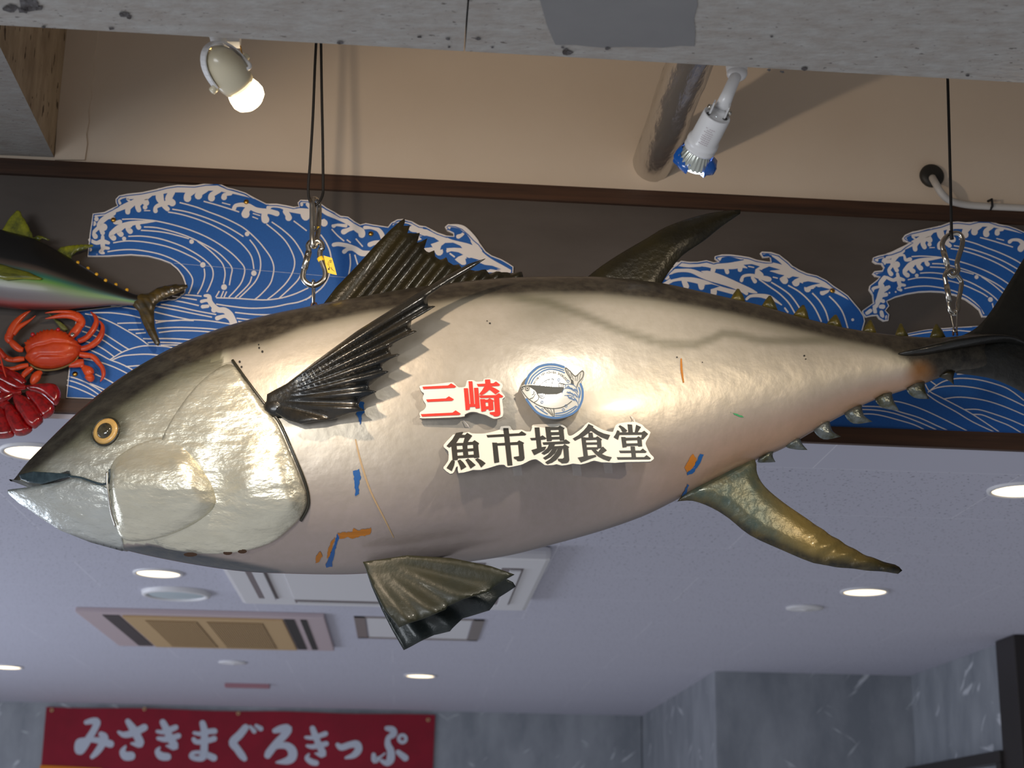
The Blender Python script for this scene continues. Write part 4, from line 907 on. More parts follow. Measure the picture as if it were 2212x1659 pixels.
ARM_FOAM = [[(430, 185, 16), (560, 175, 12), (640, 170, 22), (740, 150, 26), (830, 130, 30), (920, 122, 36), (1020, 125, 36), (1120, 122, 34), (1200, 112, 30), (1290, 120, 26), (1380, 142, 20), (1470, 165, 14), (1560, 192, 9), (1630, 216, 3)],
    [(350, 262, 14), (335, 232, 14), (370, 205, 14), (450, 190, 10)], [(440, 240, 10), (420, 215, 12), (480, 205, 16), (530, 195, 18)],
    [(560, 185, 22), (500, 240, 24), (420, 280, 26), (330, 320, 22), (240, 350, 18), (170, 372, 12), (110, 385, 8)],
    [(1410, 172, 14), (1350, 180, 18), (1345, 205, 28)], [(1300, 140, 22), (1230, 180, 26), (1225, 212, 34)], [(1170, 130, 28), (1115, 160, 32), (1100, 190, 36)], [(1050, 140, 32), (1000, 180, 32), (995, 215, 36)],
    [(850, 150, 30), (815, 220, 34), (850, 258, 34)], [(830, 245, 26), (770, 275, 24), (805, 317, 22)], [(790, 262, 22), (720, 282, 20), (690, 305, 18), (690, 335, 22)], [(730, 150, 34), (730, 205, 38), (742, 238, 32)],
    [(640, 170, 28), (580, 215, 36), (600, 258, 30)], [(560, 235, 28), (520, 280, 26), (530, 325, 24)], [(480, 262, 24), (430, 305, 26), (425, 345, 24)], [(590, 300, 22)],
    [(350, 440, 22), (300, 445, 16), (290, 400, 12), (240, 400, 14)], [(290, 355, 22), (215, 400, 26), (170, 440, 26), (150, 480, 24), (195, 490, 36)], [(125, 412, 22)], [(100, 455, 24)], [(150, 490, 18), (100, 540, 18), (115, 580, 24)], [(160, 500, 14), (185, 545, 22)],
    [(690, 433, 4), (600, 440, 14), (500, 448, 20), (420, 465, 26), (340, 495, 28), (270, 550, 24)], [(545, 445, 14), (518, 470, 18), (530, 492, 24)], [(450, 465, 24), (425, 500, 22), (448, 530, 26)], [(370, 490, 24), (335, 530, 22), (360, 558, 26)], [(280, 540, 24), (262, 570, 20), (290, 595, 26)],
    [(62, 612, 16), (125, 640, 18), (180, 625, 22), (240, 640, 16)], [(185, 580, 16), (185, 650, 22), (185, 700, 18), (160, 725, 14), (190, 738, 16)], [(190, 685, 18), (240, 692, 14)], [(65, 705, 18)], [(60, 762, 10)], [(130, 755, 10)], [(390, 600, 20)],
    [(1565, 555, 22)], [(1035, 628, 22)], [(1142, 850, 26)], [(1630, 930, 26)], [(1345, 1063, 28)]]
ARM_DASH = [[(580, 332), (640, 332)], [(1325, 256), (1405, 277)], [(1620, 358), (1690, 380)], [(1615, 390), (1670, 412)]]

CUT = [(400, 613), (398, 632), (380, 645), (300, 655), (165, 672)]
L_OUT = CA(ARM_TOP) + [(685, 438), (695, 441), (706, 449), (723, 458), (736, 466), (752, 468), (766, 478), (778, 485), (790, 482), (806, 485), (826, 488), (838, 490), (845, 481), (858, 474), (870, 473), (890, 478), (906, 487), (920, 489), (945, 502), (965, 509), (980, 510), (979, 504), (966, 498), (961, 490), (968, 484), (985, 486), (1000, 492), (1014, 504), (1026, 517), (1037, 526), (1049, 543), (1062, 552), (1083, 560), (1097, 568), (1109, 576), (1108, 600), (1060, 660), (900, 780), (700, 880), (420, 871), (143, 859), (149, 797), (160, 730)] + CUT[::-1] + [(395, 597), (383, 581), (368, 569), (347, 561), (320, 554), (282, 551), (232, 554)]
L_OUT = [p for i, p in enumerate(L_OUT)]
# order the hollow correctly: lower edge runs from the left margin to the tip, then back along the upper arm
k = L_OUT.index((160, 730)); L_OUT = L_OUT[:k+1]+[(165, 672), (300, 655), (380, 645), (398, 632), (400, 613), (395, 597), (383, 581), (368, 569), (347, 561), (320, 554), (282, 551), (232, 554)]
mb = board('wave', L_OUT, '')
for l in ARM_LINES: ln(mb, CA, l, 1.35)
for l in ARM_DASH: ln(mb, CA, l, 1.1)
for l in ARM_FOAM: fo(mb, CA, l)
for l in ([(1750, 460), (1850, 540), (1930, 620), (1990, 720), (2020, 820), (2000, 920), (1940, 1020), (1850, 1110), (1760, 1180)], [(1800, 440), (1900, 510), (2000, 600), (2070, 700), (2110, 790), (2100, 880), (2060, 980), (1990, 1060), (1870, 1170)], [(2010, 430), (2090, 490), (2135, 525)],
          [(930, 1135), (1030, 1140), (1130, 1150)], [(1270, 1165), (1450, 1170), (1600, 1180), (1750, 1185), (1900, 1165), (2030, 1125), (2150, 1070)], [(850, 1150), (960, 1165), (1085, 1185)], [(800, 1180), (950, 1205), (1105, 1240)], [(740, 1225), (900, 1250), (1080, 1290), (1270, 1325)], [(690, 1245), (850, 1275), (1050, 1315), (1230, 1350)], [(680, 1300), (850, 1340), (1020, 1375)],
          [(1270, 1225), (1400, 1245), (1600, 1265), (1800, 1255), (1950, 1225), (2060, 1205), (2170, 1160)], [(1450, 1305), (1650, 1325), (1850, 1325), (2040, 1300), (2170, 1270)], [(1465, 1360), (1650, 1380), (1860, 1385)], [(1480, 1390), (1620, 1410), (1750, 1415)], [(690, 1385), (850, 1385), (1020, 1375), (1200, 1385), (1400, 1415), (1500, 1430), (1615, 1460)],
          [(1265, 1160), (1300, 1100)], [(1315, 1160), (1340, 1100)], [(1345, 1160), (1370, 1105)]): ln(mb, CA, l, 1.35)
ln(mb, CA, [(840, 840), (900, 890), (950, 960), (980, 1040)], 1.3)
for l in ([(300, 180), (500, 180), (700, 205), (820, 235)], [(220, 190), (330, 215), (500, 280), (650, 360), (800, 450), (910, 530)], [(570, 295), (700, 290), (830, 290)], [(980, 260), (1040, 275)], [(985, 290), (1100, 270), (1250, 260), (1400, 265)], [(690, 365), (860, 360)], [(1000, 350), (1200, 338), (1450, 345), (1700, 365), (1910, 390)],
          [(770, 405), (880, 395)], [(1020, 395), (1200, 375), (1450, 378), (1700, 400), (1850, 415)], [(850, 460), (940, 463), (1030, 460), (1200, 462), (1400, 475), (1640, 495)], [(900, 505), (960, 500), (1040, 500), (1250, 510), (1530, 540)], [(1040, 530), (1200, 530), (1300, 540), (1460, 575)], [(490, 690), (600, 620), (720, 570), (850, 540), (1000, 540), (1150, 555), (1350, 625)],
          [(510, 695), (620, 650), (750, 635), (900, 630), (1050, 645), (1240, 680)], [(660, 765), (780, 755), (900, 755), (1040, 775)], [(220, 325), (330, 360), (430, 410), (540, 480), (640, 545), (700, 580)], [(190, 380), (300, 420), (420, 480), (540, 560), (625, 610)], [(220, 490), (320, 520), (430, 580), (540, 660)], [(270, 580), (380, 630), (490, 690), (600, 730), (720, 790), (860, 880)],
          [(200, 680), (320, 700), (430, 730), (560, 780), (680, 840), (800, 910)], [(330, 845), (450, 900), (560, 960), (640, 1000)], [(270, 945), (400, 1000), (530, 1060)], [(35, 870), (130, 895), (260, 950), (380, 1020), (480, 1095)], [(25, 910), (120, 935), (250, 990), (400, 1090)], [(20, 965), (130, 1000), (250, 1050), (350, 1100), (410, 1115)], [(500, 105), (600, 115), (790, 145)]): ln(mb, CC, l, 1.3)
stroke(mb, [(368, 568, .35), (680, 594, .35), (760, 600, .35)], fw3, mat('seam_line', (190, 200, 216), 0.6))
for l in ([(1440, 312, 20), (1455, 285, 18), (1510, 275, 20), (1580, 288, 24), (1640, 320, 24), (1700, 335, 26), (1780, 340, 24), (1850, 360, 26)], [(1590, 300, 24), (1560, 330, 30), (1550, 365, 40)], [(1740, 345, 26), (1730, 380, 30), (1740, 418, 38)], [(1770, 305, 22), (1800, 285, 18), (1880, 290, 18), (1950, 315, 24), (2030, 330, 26), (2110, 340, 30), (2180, 350, 32)], [(1930, 340, 24), (1955, 375, 26), (1962, 400, 32)], [(2100, 340, 28), (2110, 370, 34), (2125, 390, 38)], [(2085, 275, 16), (2088, 252, 12), (2150, 246, 12)],
          [(1160, 1145, 12), (1200, 1150, 20), (1210, 1200, 24), (1240, 1240, 24), (1290, 1280, 26), (1350, 1285, 28), (1400, 1330, 34), (1440, 1415, 34)], [(1130, 1200, 16), (1180, 1190, 14), (1210, 1210, 16)], [(1140, 1250, 18), (1190, 1245, 16)], [(1250, 1280, 28)], [(1280, 1360, 22), (1350, 1340, 16), (1400, 1360, 24)]): fo(mb, CA, l)
for l in ([(20, 100, 18), (60, 130, 28), (100, 160, 28), (150, 150, 22), (220, 190, 22), (300, 220, 24), (380, 255, 24), (450, 290, 28), (510, 340, 32), (555, 370, 34), (560, 400, 34)], [(120, 190, 26), (160, 250, 26), (185, 285, 36)], [(280, 312, 22), (310, 298, 18), (400, 312, 18)], [(380, 372, 28), (430, 350, 20), (480, 330, 24)], [(590, 330, 18), (650, 330, 16), (720, 350, 20), (755, 390, 24), (770, 430, 24)], [(640, 500, 24), (690, 482, 22), (770, 480, 26)], [(280, 502, 20), (330, 495, 20), (420, 512, 22), (500, 548, 28), (560, 585, 30), (640, 585, 24)], [(385, 570, 22), (420, 545, 18), (470, 540, 20)],
          [(870, 300, 8), (900, 278, 8), (1000, 278, 10), (1070, 300, 14), (1150, 335, 20)], [(1030, 330, 14), (1060, 350, 22), (1100, 355, 22)], [(1060, 330, 20), (1150, 370, 30), (1250, 395, 36), (1340, 440, 44), (1420, 490, 50), (1520, 530, 62), (1620, 560, 66), (1700, 600, 60), (1780, 650, 46), (1860, 690, 36), (1950, 730, 28), (2040, 765, 14)], [(1240, 430, 30), (1300, 500, 44), (1330, 570, 40)], [(1440, 560, 40), (1530, 620, 50), (1570, 660, 44)], [(1420, 330, 24), (1440, 312, 14), (1520, 318, 20), (1580, 345, 26), (1640, 410, 32), (1690, 480, 36), (1720, 560, 40)], [(1520, 420, 22), (1560, 400, 14), (1580, 370, 14)], [(1100, 440, 26), (1150, 430, 20)], [(1180, 555, 20), (1260, 550, 24)], [(1740, 790, 14), (1820, 760, 16), (1920, 770, 14), (2030, 770, 10)]): fo(mb, CB, l)
for l in ([(150, 400), (200, 470), (240, 560), (255, 650), (245, 760), (215, 850), (150, 940), (0, 1050)], [(260, 345), (320, 410), (385, 465)], [(500, 440), (570, 520)], [(440, 590), (447, 690), (430, 800)], [(490, 600), (520, 700)], [(410, 450), (450, 480)]): ln(mb, CB, l, 1.4)
for pts in ([(1130, 420), (1200, 410), (1280, 430), (1330, 465), (1290, 480), (1230, 500), (1180, 470)], [(1350, 515), (1390, 482), (1470, 480), (1540, 510), (1560, 535), (1480, 530), (1400, 535), (1340, 552)], [(1400, 582), (1450, 565), (1520, 575), (1570, 600), (1520, 620), (1470, 660), (1430, 650)], [(1590, 640), (1650, 630), (1740, 655), (1670, 670), (1640, 700), (1600, 690)], [(1730, 740), (1780, 700), (1860, 710), (1950, 745), (1850, 740), (1780, 765)], [(1590, 440), (1630, 450), (1645, 490), (1600, 475), (1560, 465)], [(150, 195), (190, 205), (235, 235), (190, 240), (150, 255)], [(240, 260), (310, 255), (400, 295), (320, 290), (260, 300)]): fill(mb, CB(pts), fw3, M_BLUE)
for l in ([(1410, 350, 5), (1490, 360, 6), (1520, 365, 8), (1500, 395, 8)], [(1500, 345, 4), (1590, 390, 6), (1640, 460, 5)]): fo(mb, CB, l, fw3, M_BLUE)
fo(mb, CB, [(1440, 590, 8), (1480, 620, 8)], fw3, M_WHITE)
stroke(mb, [p+(0.95,) for p in mb.rimline+mb.rimline[:1]], lambda x, y: PY(x, y, YP-0.0027), M_BLUE, smooth=1, ends=False); o = mb.build('wave_panel'); tag(o, 'largest blue and white wave panel, curling over the small tuna ornament', 'panel', 'blue wave panels on the fascia')

M_OUT = CM([(105, 400), (130, 330), (200, 250), (320, 150), (400, 160), (480, 160), (570, 145), (640, 165), (690, 162), (648, 130), (652, 105), (720, 88), (800, 88), (900, 100), (990, 115), (1060, 140), (1150, 155), (1198, 160), (1190, 112), (1165, 118), (1120, 120), (1092, 75), (1110, 60), (1200, 65), (1280, 90), (1370, 160), (1410, 200), (1480, 240), (1550, 270), (1650, 295), (1740, 340), (1810, 395), (1880, 440), (1950, 490), (2000, 550), (2060, 620), (2105, 690), (2115, 740), (2090, 830), (2060, 960), (1500, 960), (700, 800), (100, 480)])
mb = board('wave', M_OUT, '')
for l in ([(320, 185, 22), (400, 193, 22), (480, 192, 18), (560, 188, 22), (650, 203, 26), (740, 203, 28), (830, 198, 34), (920, 182, 38), (1020, 190, 42), (1120, 200, 42), (1220, 215, 46), (1320, 245, 50), (1400, 275, 54), (1480, 305, 54), (1560, 335, 50), (1640, 355, 44), (1720, 390, 36), (1800, 432, 24), (1880, 475, 16), (1960, 530, 5)], [(690, 132, 22), (720, 108, 12), (800, 102, 10), (880, 117, 14), (960, 137, 20), (1040, 168, 26)], [(1112, 80, 10), (1180, 82, 14), (1250, 112, 20), (1320, 165, 26), (1380, 225, 36)],
          [(640, 215, 24), (632, 245, 24)], [(760, 225, 20), (772, 262, 20)], [(900, 210, 22), (895, 238, 22)], [(215, 190, 14), (280, 185, 20), (340, 182, 20)], [(180, 310, 26), (230, 258, 22), (320, 245, 16), (420, 250, 20), (520, 290, 26), (600, 322, 26), (700, 352, 24), (800, 385, 22), (900, 425, 24), (960, 470, 16)], [(525, 252, 8), (600, 275, 24), (700, 315, 30), (800, 358, 30), (900, 402, 28), (1000, 442, 22), (1060, 462, 6)],
          [(120, 395, 12), (180, 370, 18), (240, 335, 22), (320, 322, 24), (400, 332, 24), (480, 347, 26), (560, 372, 28), (640, 402, 26), (740, 432, 22), (850, 460, 24)], [(350, 350, 24), (372, 400, 28)], [(510, 370, 26), (520, 408, 28)], [(640, 410, 30), (640, 465, 30)], [(960, 525, 12), (1000, 495, 14), (1090, 490, 18), (1170, 505, 24), (1220, 525, 16), (1300, 580, 6)], [(910, 342, 18), (930, 302, 14), (1000, 290, 14), (1080, 310, 18), (1150, 325, 26), (1180, 332, 24)], [(1042, 352, 20), (1015, 315, 14)],
          [(1330, 290, 36), (1310, 320, 30), (1332, 345, 34)], [(1450, 330, 36), (1430, 350, 30), (1442, 366, 36)], [(1600, 390, 36), (1560, 400, 34), (1555, 425, 34)], [(1740, 440, 26), (1700, 462, 26)], [(1995, 725, 14)], [(1060, 260, 30), (1100, 290, 26)], [(1333, 612, 8), (1362, 650, 8)]): fo(mb, CM, l)
for pts in ([(930, 190), (1010, 182), (1090, 205), (1045, 235), (1040, 280), (980, 255), (965, 215)], [(1110, 235), (1180, 205), (1290, 238), (1200, 245), (1140, 275)], [(1190, 292), (1250, 275), (1330, 292), (1290, 315), (1270, 335), (1230, 330)], [(1365, 325), (1410, 302), (1475, 312), (1430, 332), (1400, 360)], [(1510, 360), (1560, 350), (1680, 370), (1600, 388), (1540, 410), (1510, 400)], [(1615, 412), (1690, 405), (1780, 430), (1700, 445), (1650, 450)], [(200, 290), (290, 265), (380, 275), (450, 312), (330, 310), (220, 335)], [(470, 235), (520, 205), (590, 215), (600, 245), (520, 250)], [(550, 385), (620, 378), (700, 400), (640, 420), (570, 440)]): fill(mb, CM(pts), fw3, M_BLUE)
for l in ([(760, 118, 6), (790, 140, 14), (840, 150, 10), (930, 140, 4)], [(1130, 92, 4), (1170, 95, 10), (1210, 120, 8)]): fo(mb, CM, l, fw3, M_BLUE)
for l in ([(980, 205, 6), (1030, 215, 6)], [(1220, 310, 6), (1260, 320, 6)]): fo(mb, CM, l, (lambda x, y: PY(x, y, YP-0.0024)))
for l in ([(1080, 330), (1180, 400), (1280, 470), (1370, 560), (1430, 660)], [(1200, 360), (1300, 420), (1390, 490), (1470, 600), (1520, 700)], [(1365, 390), (1470, 450), (1560, 530), (1630, 620), (1690, 745)], [(1600, 465), (1670, 540), (1730, 640), (1760, 740)], [(1765, 495), (1840, 570), (1900, 660), (1945, 800), (1955, 860)]): ln(mb, CM, l, 1.5)
stroke(mb, [p+(0.95,) for p in mb.rimline+mb.rimline[:1]], lambda x, y: PY(x, y, YP-0.0027), M_BLUE, smooth=1, ends=False); o = mb.build('wave_panel'); tag(o, 'blue wave panel showing above the row of dorsal finlets', 'panel', 'blue wave panels on the fascia')

src = np.array([(249, 433, 1), (419.6, 400.3, 1), (268, 515.6, 1), (414, 522, 1), (433, 424, 1)], float)
dst = np.array([(1949.6, 514), (2094.7, 481), (1979, 595.9), (2110.8, 598.4), (2106, 501)], float)
AF = np.linalg.lstsq(src, dst, rcond=None)[0]
def CT(p):
    out = []
    for q in CA(p):
        x, y = np.array([q[0], q[1], 1.0])@AF; out.append((x, y)+((q[2]*0.9,) if len(q) > 2 else ()))
    return out
R_OUT = CR([(75, 1250), (215, 1150), (205, 1050), (160, 980), (170, 930), (260, 860), (300, 820), (240, 810), (205, 775), (230, 745), (330, 735), (350, 700), (320, 655), (250, 650), (205, 620), (215, 570), (280, 545), (450, 510), (560, 470), (620, 420), (700, 385), (610, 360), (590, 320), (620, 280), (700, 245), (900, 200), (1080, 160), (1200, 115), (1300, 108), (1450, 125), (1560, 95), (1700, 98), (1820, 140), (1950, 165), (2050, 200), (2145, 240), (2300, 300), (2600, 500), (2700, 900), (2500, 1330), (1610, 1330), (1570, 1240), (1500, 1180), (1400, 1110), (1270, 1055), (1100, 1015), (950, 1008), (800, 1015), (650, 1040), (500, 1080), (390, 1130), (420, 1190), (375, 1250), (420, 1300), (410, 1375), (350, 1385), (290, 1350), (265, 1312), (200, 1317), (120, 1335), (80, 1290)])
mb = board('wave', R_OUT, '')
for l in ARM_LINES:
    l2 = [p for p in l if p[1] < 1000]
    if len(l2) > 1: ln(mb, CT, l2, 1.25)
for l in ARM_DASH[:2]: ln(mb, CT, l, 1.0)
for i, l in enumerate(ARM_FOAM):
    if max(p[0] for p in l) > 1500 and min(p[1] for p in l) > 400: continue
    fo(mb, CT, l)
for l in ([(480, 520, 30), (400, 580, 30), (420, 620, 26)], [(250, 610, 30), (270, 575, 20), (340, 560, 16)], [(360, 610, 34), (350, 640, 30)], [(245, 780, 22), (270, 762, 16), (330, 750, 14)], [(360, 830, 30), (310, 900, 32), (330, 960, 36), (310, 1040, 40), (280, 1120, 34), (240, 1190, 36)], [(390, 960, 28), (340, 1000, 24)], [(200, 1000, 24), (220, 965, 20), (290, 945, 16)], [(380, 1045, 26), (330, 1060, 20)], [(345, 1130, 24), (300, 1120, 20)], [(180, 1250, 24), (130, 1290, 24)], [(240, 1270, 24), (230, 1220, 24)], [(310, 1200, 26), (340, 1200, 30)], [(320, 1270, 24), (330, 1320, 26)], [(390, 1330, 22), (380, 1360, 14)], [(1960, 370, 24), (2000, 345, 18), (2080, 350, 22), (2130, 400, 34), (2100, 460, 40)]): fo(mb, CR, l)
stroke(mb, [p+(0.95,) for p in mb.rimline+mb.rimline[:1]], lambda x, y: PY(x, y, YP-0.0027), M_BLUE, smooth=1, ends=False); o = mb.build('wave_panel'); tag(o, 'blue wave panel behind the steel links at far right, curling left', 'panel', 'blue wave panels on the fascia')

B_OUT = [(1775, 922), (1800, 880), (1850, 800), (1900, 745), (1950, 722), (2000, 712), (2060, 707), (2110, 704), (2330, 700), (2330, 944), (2212, 938), (2000, 931)]
mb = board('wave', B_OUT, '', rim=1.2)
for l in ([(420, 790), (530, 790), (650, 810), (800, 850), (1000, 910), (1150, 985)], [(420, 740), (550, 745), (700, 765), (850, 805), (1050, 880), (1290, 985)], [(420, 705), (600, 710), (760, 740), (850, 770), (1050, 830), (1250, 920), (1410, 990)], [(740, 645), (850, 660), (1000, 705), (1150, 765), (1350, 860), (1630, 1000)], [(1110, 550), (1250, 650), (1450, 760), (1650, 880), (1920, 1005)], [(1120, 460), (1170, 540), (1300, 610), (1550, 740), (1700, 830), (1970, 1010)], [(1150, 545), (1250, 500), (1400, 480), (1600, 490), (1800, 530), (2000, 600), (2212, 700)], [(1150, 550), (1250, 470), (1350, 420), (1500, 395), (1700, 410), (1900, 460), (2050, 520), (2212, 640)], [(1320, 625), (1450, 605), (1600, 610), (1800, 645), (2000, 710), (2212, 800)], [(1560, 740), (1700, 740), (1850, 780), (2050, 850), (2212, 920)], [(1640, 795), (1750, 800), (1900, 860), (2050, 920), (2200, 1010)], [(1170, 420), (1250, 480)], [(1470, 350), (1650, 345), (1850, 380)]): ln(mb, CL, l, 1.1)
for l in ([(660, 1570), (900, 1530), (1200, 1500), (1480, 1520)], [(1000, 1480), (1250, 1480), (1480, 1460)]): ln(mb, CR, l, 1.1)
stroke(mb, [p+(0.95,) for p in mb.rimline+mb.rimline[:1]], lambda x, y: PY(x, y, YP-0.0027), M_BLUE, smooth=1, ends=False); o = mb.build('wave_panel'); tag(o, 'blue panel of low swell lines under the tail of the big tuna', 'panel', 'blue wave panels on the fascia')
# brass tacks
for (x, y, w) in ((245, 475, 'brass tack at the left tip of the curling crest'), (532, 436, 'brass tack below the top of the largest crest'), (801, 505, 'brass tack just left of the first dorsal fin'), (162, 808, 'brass tack below the crab in the swell lines'), (1798, 628, 'brass tack above the dorsal finlets')):
    p = PY(x, y, YP-0.002); mb = MB(); lathe(mb, [(0, .0062), (0.0012, .0060), (0.003, .0045), (0.0038, .001)], p, (0, -1, 0), M_BRASS, 20)
    o = mb.build('brass_tack', None, p); tag(o, w, 'tack', 'brass tacks in the wave panels')

# ------------------------------------------------------------------ small tuna ornament
YM = YW-0.06
def CS(p): return unc(p, 4.148, 0, 380)
MT = [(-260, 560), (-200, 520), (-120, 497), (-50, 493), (0, 496), (24, 502), (60, 511), (96, 525), (133, 546), (169, 568), (205, 590), (241, 611), (277, 630), (297, 637), (318, 640)]
MBt = [(-260, 566), (-200, 610), (-120, 645), (-50, 660), (0, 664), (36, 668), (96, 669), (169, 666), (241, 660), (275, 660), (297, 661), (318, 664)]
MW = [(-260, .004), (-200, .025), (-100, .042), (0, .046), (100, .040), (170, .030), (240, .017), (300, .009), (318, .008)]
MINI = Loft(MT, MBt, MW, 120, YM)
mt = empty('tuna_ornament', PY(80, 669, YM), 'small black and rainbow-flanked tuna ornament on the wall at left', 'fish ornament')
mb = MB(); V, F = MINI.mesh(48); mb.add(V, F, M_MINI, True); o = mb.build('body', mt)
mtx, mty = arr(MT); mbx, mby = arr(MBt)
RAMP = [(0.0, (16, 15, 14)), (0.36, (20, 18, 16)), (0.43, (96, 78, 66)), (0.50, (28, 112, 98)), (0.57, (104, 160, 30)), (0.64, (134, 142, 92)), (0.74, (124, 120, 124)), (0.86, (126, 116, 118)), (0.93, (150, 62, 58)), (1.0, (70, 40, 40))]
RAMP2 = [(0.0, (16, 15, 14)), (0.46, (22, 20, 18)), (0.56, (40, 92, 84)), (0.66, (120, 160, 92)), (0.80, (130, 130, 120)), (0.94, (120, 96, 92)), (1.0, (70, 50, 48))]
def mini_col(x, y, p):
    t = np.interp(x, mtx, mty); b = np.interp(x, mbx, mby); fr = min(max((y-t)/max(b-t, 1), 0), 1)
    def ev(R):
        xs = [q[0] for q in R]; return np.array([np.interp(fr, xs, [lin(q[1])[k] for q in R]) for k in range(3)])
    u = sstep(40, 240, x); return ev(RAMP)*(1-u)+ev(RAMP2)*u
paint(o, mini_col, YM)
MTAIL = CS([(1180, 1070), (1240, 1062), (1330, 1050), (1420, 1000), (1550, 970), (1680, 975), (1683, 1000), (1600, 1050), (1470, 1100), (1400, 1150), (1380, 1200), (1385, 1350), (1435, 1490), (1420, 1525), (1390, 1510), (1330, 1420), (1280, 1320), (1240, 1210), (1190, 1165)])
mb = MB(); fin(mb, MTAIL, YM-0.004, M_MTAIL, 0.012, g=5, d0=12, corr=lambda x, y: 0.0012*math.sin((x*0.35+y)*1.2)); tl = mb.build('tail_fin', mt)
ps = PY(1540/4.148, 380+1018/4.148, YM-0.012); mb = MB(); lathe(mb, [(0, .0045), (0.0015, .0045), (0.002, .003)], ps, (0, -1, 0), M_STEEL, 18); mb.build('screw', mt)
for nm, pts in (('first_dorsal_fin', [(10, 500), (80, 390), (150, 305), (185, 320), (200, 365), (225, 390), (240, 425), (262, 460), (270, 490), (290, 515), (295, 545), (330, 575), (330, 610), (150, 590)]), ('second_dorsal_fin', [(490, 700), (540, 640), (620, 625), (730, 615), (832, 615), (836, 630), (750, 660), (680, 682), (645, 720), (640, 770), (600, 770)]), ('dorsal_spine', [(300, 560), (330, 535), (380, 540), (447, 572), (430, 578), (380, 560), (350, 580)])):
    mb = MB(); fin(mb, CS(pts), YM, M_MFIN, 0.007, g=4, d0=6, corr=lambda x, y: 0.0015*math.cos((x*0.9+y*0.5)*0.75)); mb.build(nm, mt)
mb = MB(); fin(mb, CS([(-120, 800), (0, 788), (100, 820), (250, 860), (380, 920), (360, 932), (200, 922), (50, 933), (-60, 900)]), lambda x, y: YM-0.054+0.0001*x, M_MPEC, 0.006, g=5, d0=6); mb.build('pectoral_fin', mt)
for x, y in ((695, 780), (785, 832), (863, 886), (944, 940), (1036, 978), (1137, 1025)):
    px, py = x/4.148, 380+y/4.148; mb = MB(); ball(mb, MINI.S(px, py, 0.001), 0.0042, M_MDOT, (1, 0.7, 1), 12, 8); mb.build('finlet', mt)

# ------------------------------------------------------------------ crab
def CW(p): return unc(p, 5.184, 0, 640)
YK = YW-0.035
cr = empty('crab_ornament', PY(118, 800, YK), 'bright orange crab ornament below the small tuna', 'crab ornament')
CAR = [(275, 690), (300, 640), (275, 575), (290, 560), (270, 520), (300, 515), (305, 485), (330, 490), (340, 455), (370, 460), (385, 430), (405, 435), (415, 405), (440, 412), (455, 388), (480, 398), (490, 372), (515, 385), (540, 372), (560, 385), (590, 368), (615, 384), (640, 372), (670, 390), (700, 388), (720, 405), (745, 405), (760, 425), (790, 430), (800, 455), (830, 465), (840, 490), (870, 505), (880, 535), (910, 550), (905, 600), (870, 680), (800, 745), (700, 790), (580, 812), (470, 808), (390, 785), (330, 745)]
def dome(mb, outline, Y0, m, hgt, d0, g, ridge=None, thick=0.004):
    V, F, B, D = gridmesh(outline, g); A = []; Bk = []
    for (x, y), d in zip(V, D):
        h = hgt*math.sqrt(max(0.0, 1-(1-min(d/d0, 1))**2))+(ridge(x, y) if ridge else 0)
        p = PY(x, y, Y0); A.append(p-Vector((0, h, 0))); Bk.append(p+Vector((0, thick, 0)))
    n = len(V); mb.add(A+Bk, [tuple(f) for f in F]+[tuple(i+n for i in reversed(f)) for f in F]+[(b, a, a+n, b+n) for a, b in B], m, True)
def crab_ridge(x, y):
    q = CW([(275, 690), (340, 625), (430, 590), (520, 575), (620, 545), (760, 550), (900, 580)]); q2 = CW([(390, 730), (470, 690), (600, 690), (740, 690), (850, 650)])
    d = min(seg_d(x, y, q[i], q[i+1]) for i in range(len(q)-1)); d2 = min(seg_d(x, y, q2[i], q2[i+1]) for i in range(len(q2)-1))
    return -0.0035*math.exp(-(d/3.5)**2)-0.003*math.exp(-(d2/3.5)**2)
mb = MB(); dome(mb, CW(CAR), YK+0.004, M_CRAB, 0.026, 26, 1.7, crab_ridge); mb.build('carapace', cr)
mb = MB(); tube(mb, [PY(x, y, YK+0.004) for x, y in crom(CW([(340, 765), (400, 805), (480, 826), (560, 828), (660, 812), (760, 775), (840, 725), (880, 670)]), 4)], 0.0025, M_BEAD, 8); mb.build('bead_edge', cr)
for x, y in ((367, 428), (652, 374)):
    p = PY(x/5.184, 640+y/5.184, YK-0.012); mb = MB(); ball(mb, p, 0.0048, M_CRABE); mb.build('eye', cr)
ps = PY(812/5.184, 640+428/5.184, YK-0.022); mb = MB(); lathe(mb, [(0, .0045), (0.0015, .0045), (0.002, .003)], ps, (0, -1, 0), M_STEEL, 18); mb.build('screw', cr)
def limb(name, segs, parent, m=M_CRAB, y=YK, n=12, flat=0.75):
    mb = MB()
    for pts in segs:
        P = crom(CW(pts), 5)
        tube(mb, [PY(p[0], p[1], y) for p in P], [max(p[2], 0.3)*YW/FPX for p in P], m, n, flat=flat, flat_axis=(0, 1, 0))
    return mb.build(name, parent)
limb('claw', [[(260, 600, 26), (215, 590, 38), (160, 545, 42), (125, 505, 34)], [(120, 510, 36), (90, 470, 42), (78, 420, 22)], [(100, 470, 46), (125, 390, 48), (170, 310, 44), (230, 245, 34), (290, 195, 22), (345, 160, 6)], [(150, 430, 26), (210, 350, 30), (270, 310, 24), (340, 265, 14), (400, 215, 4)], [(78, 400, 14), (120, 395, 14)]], cr)
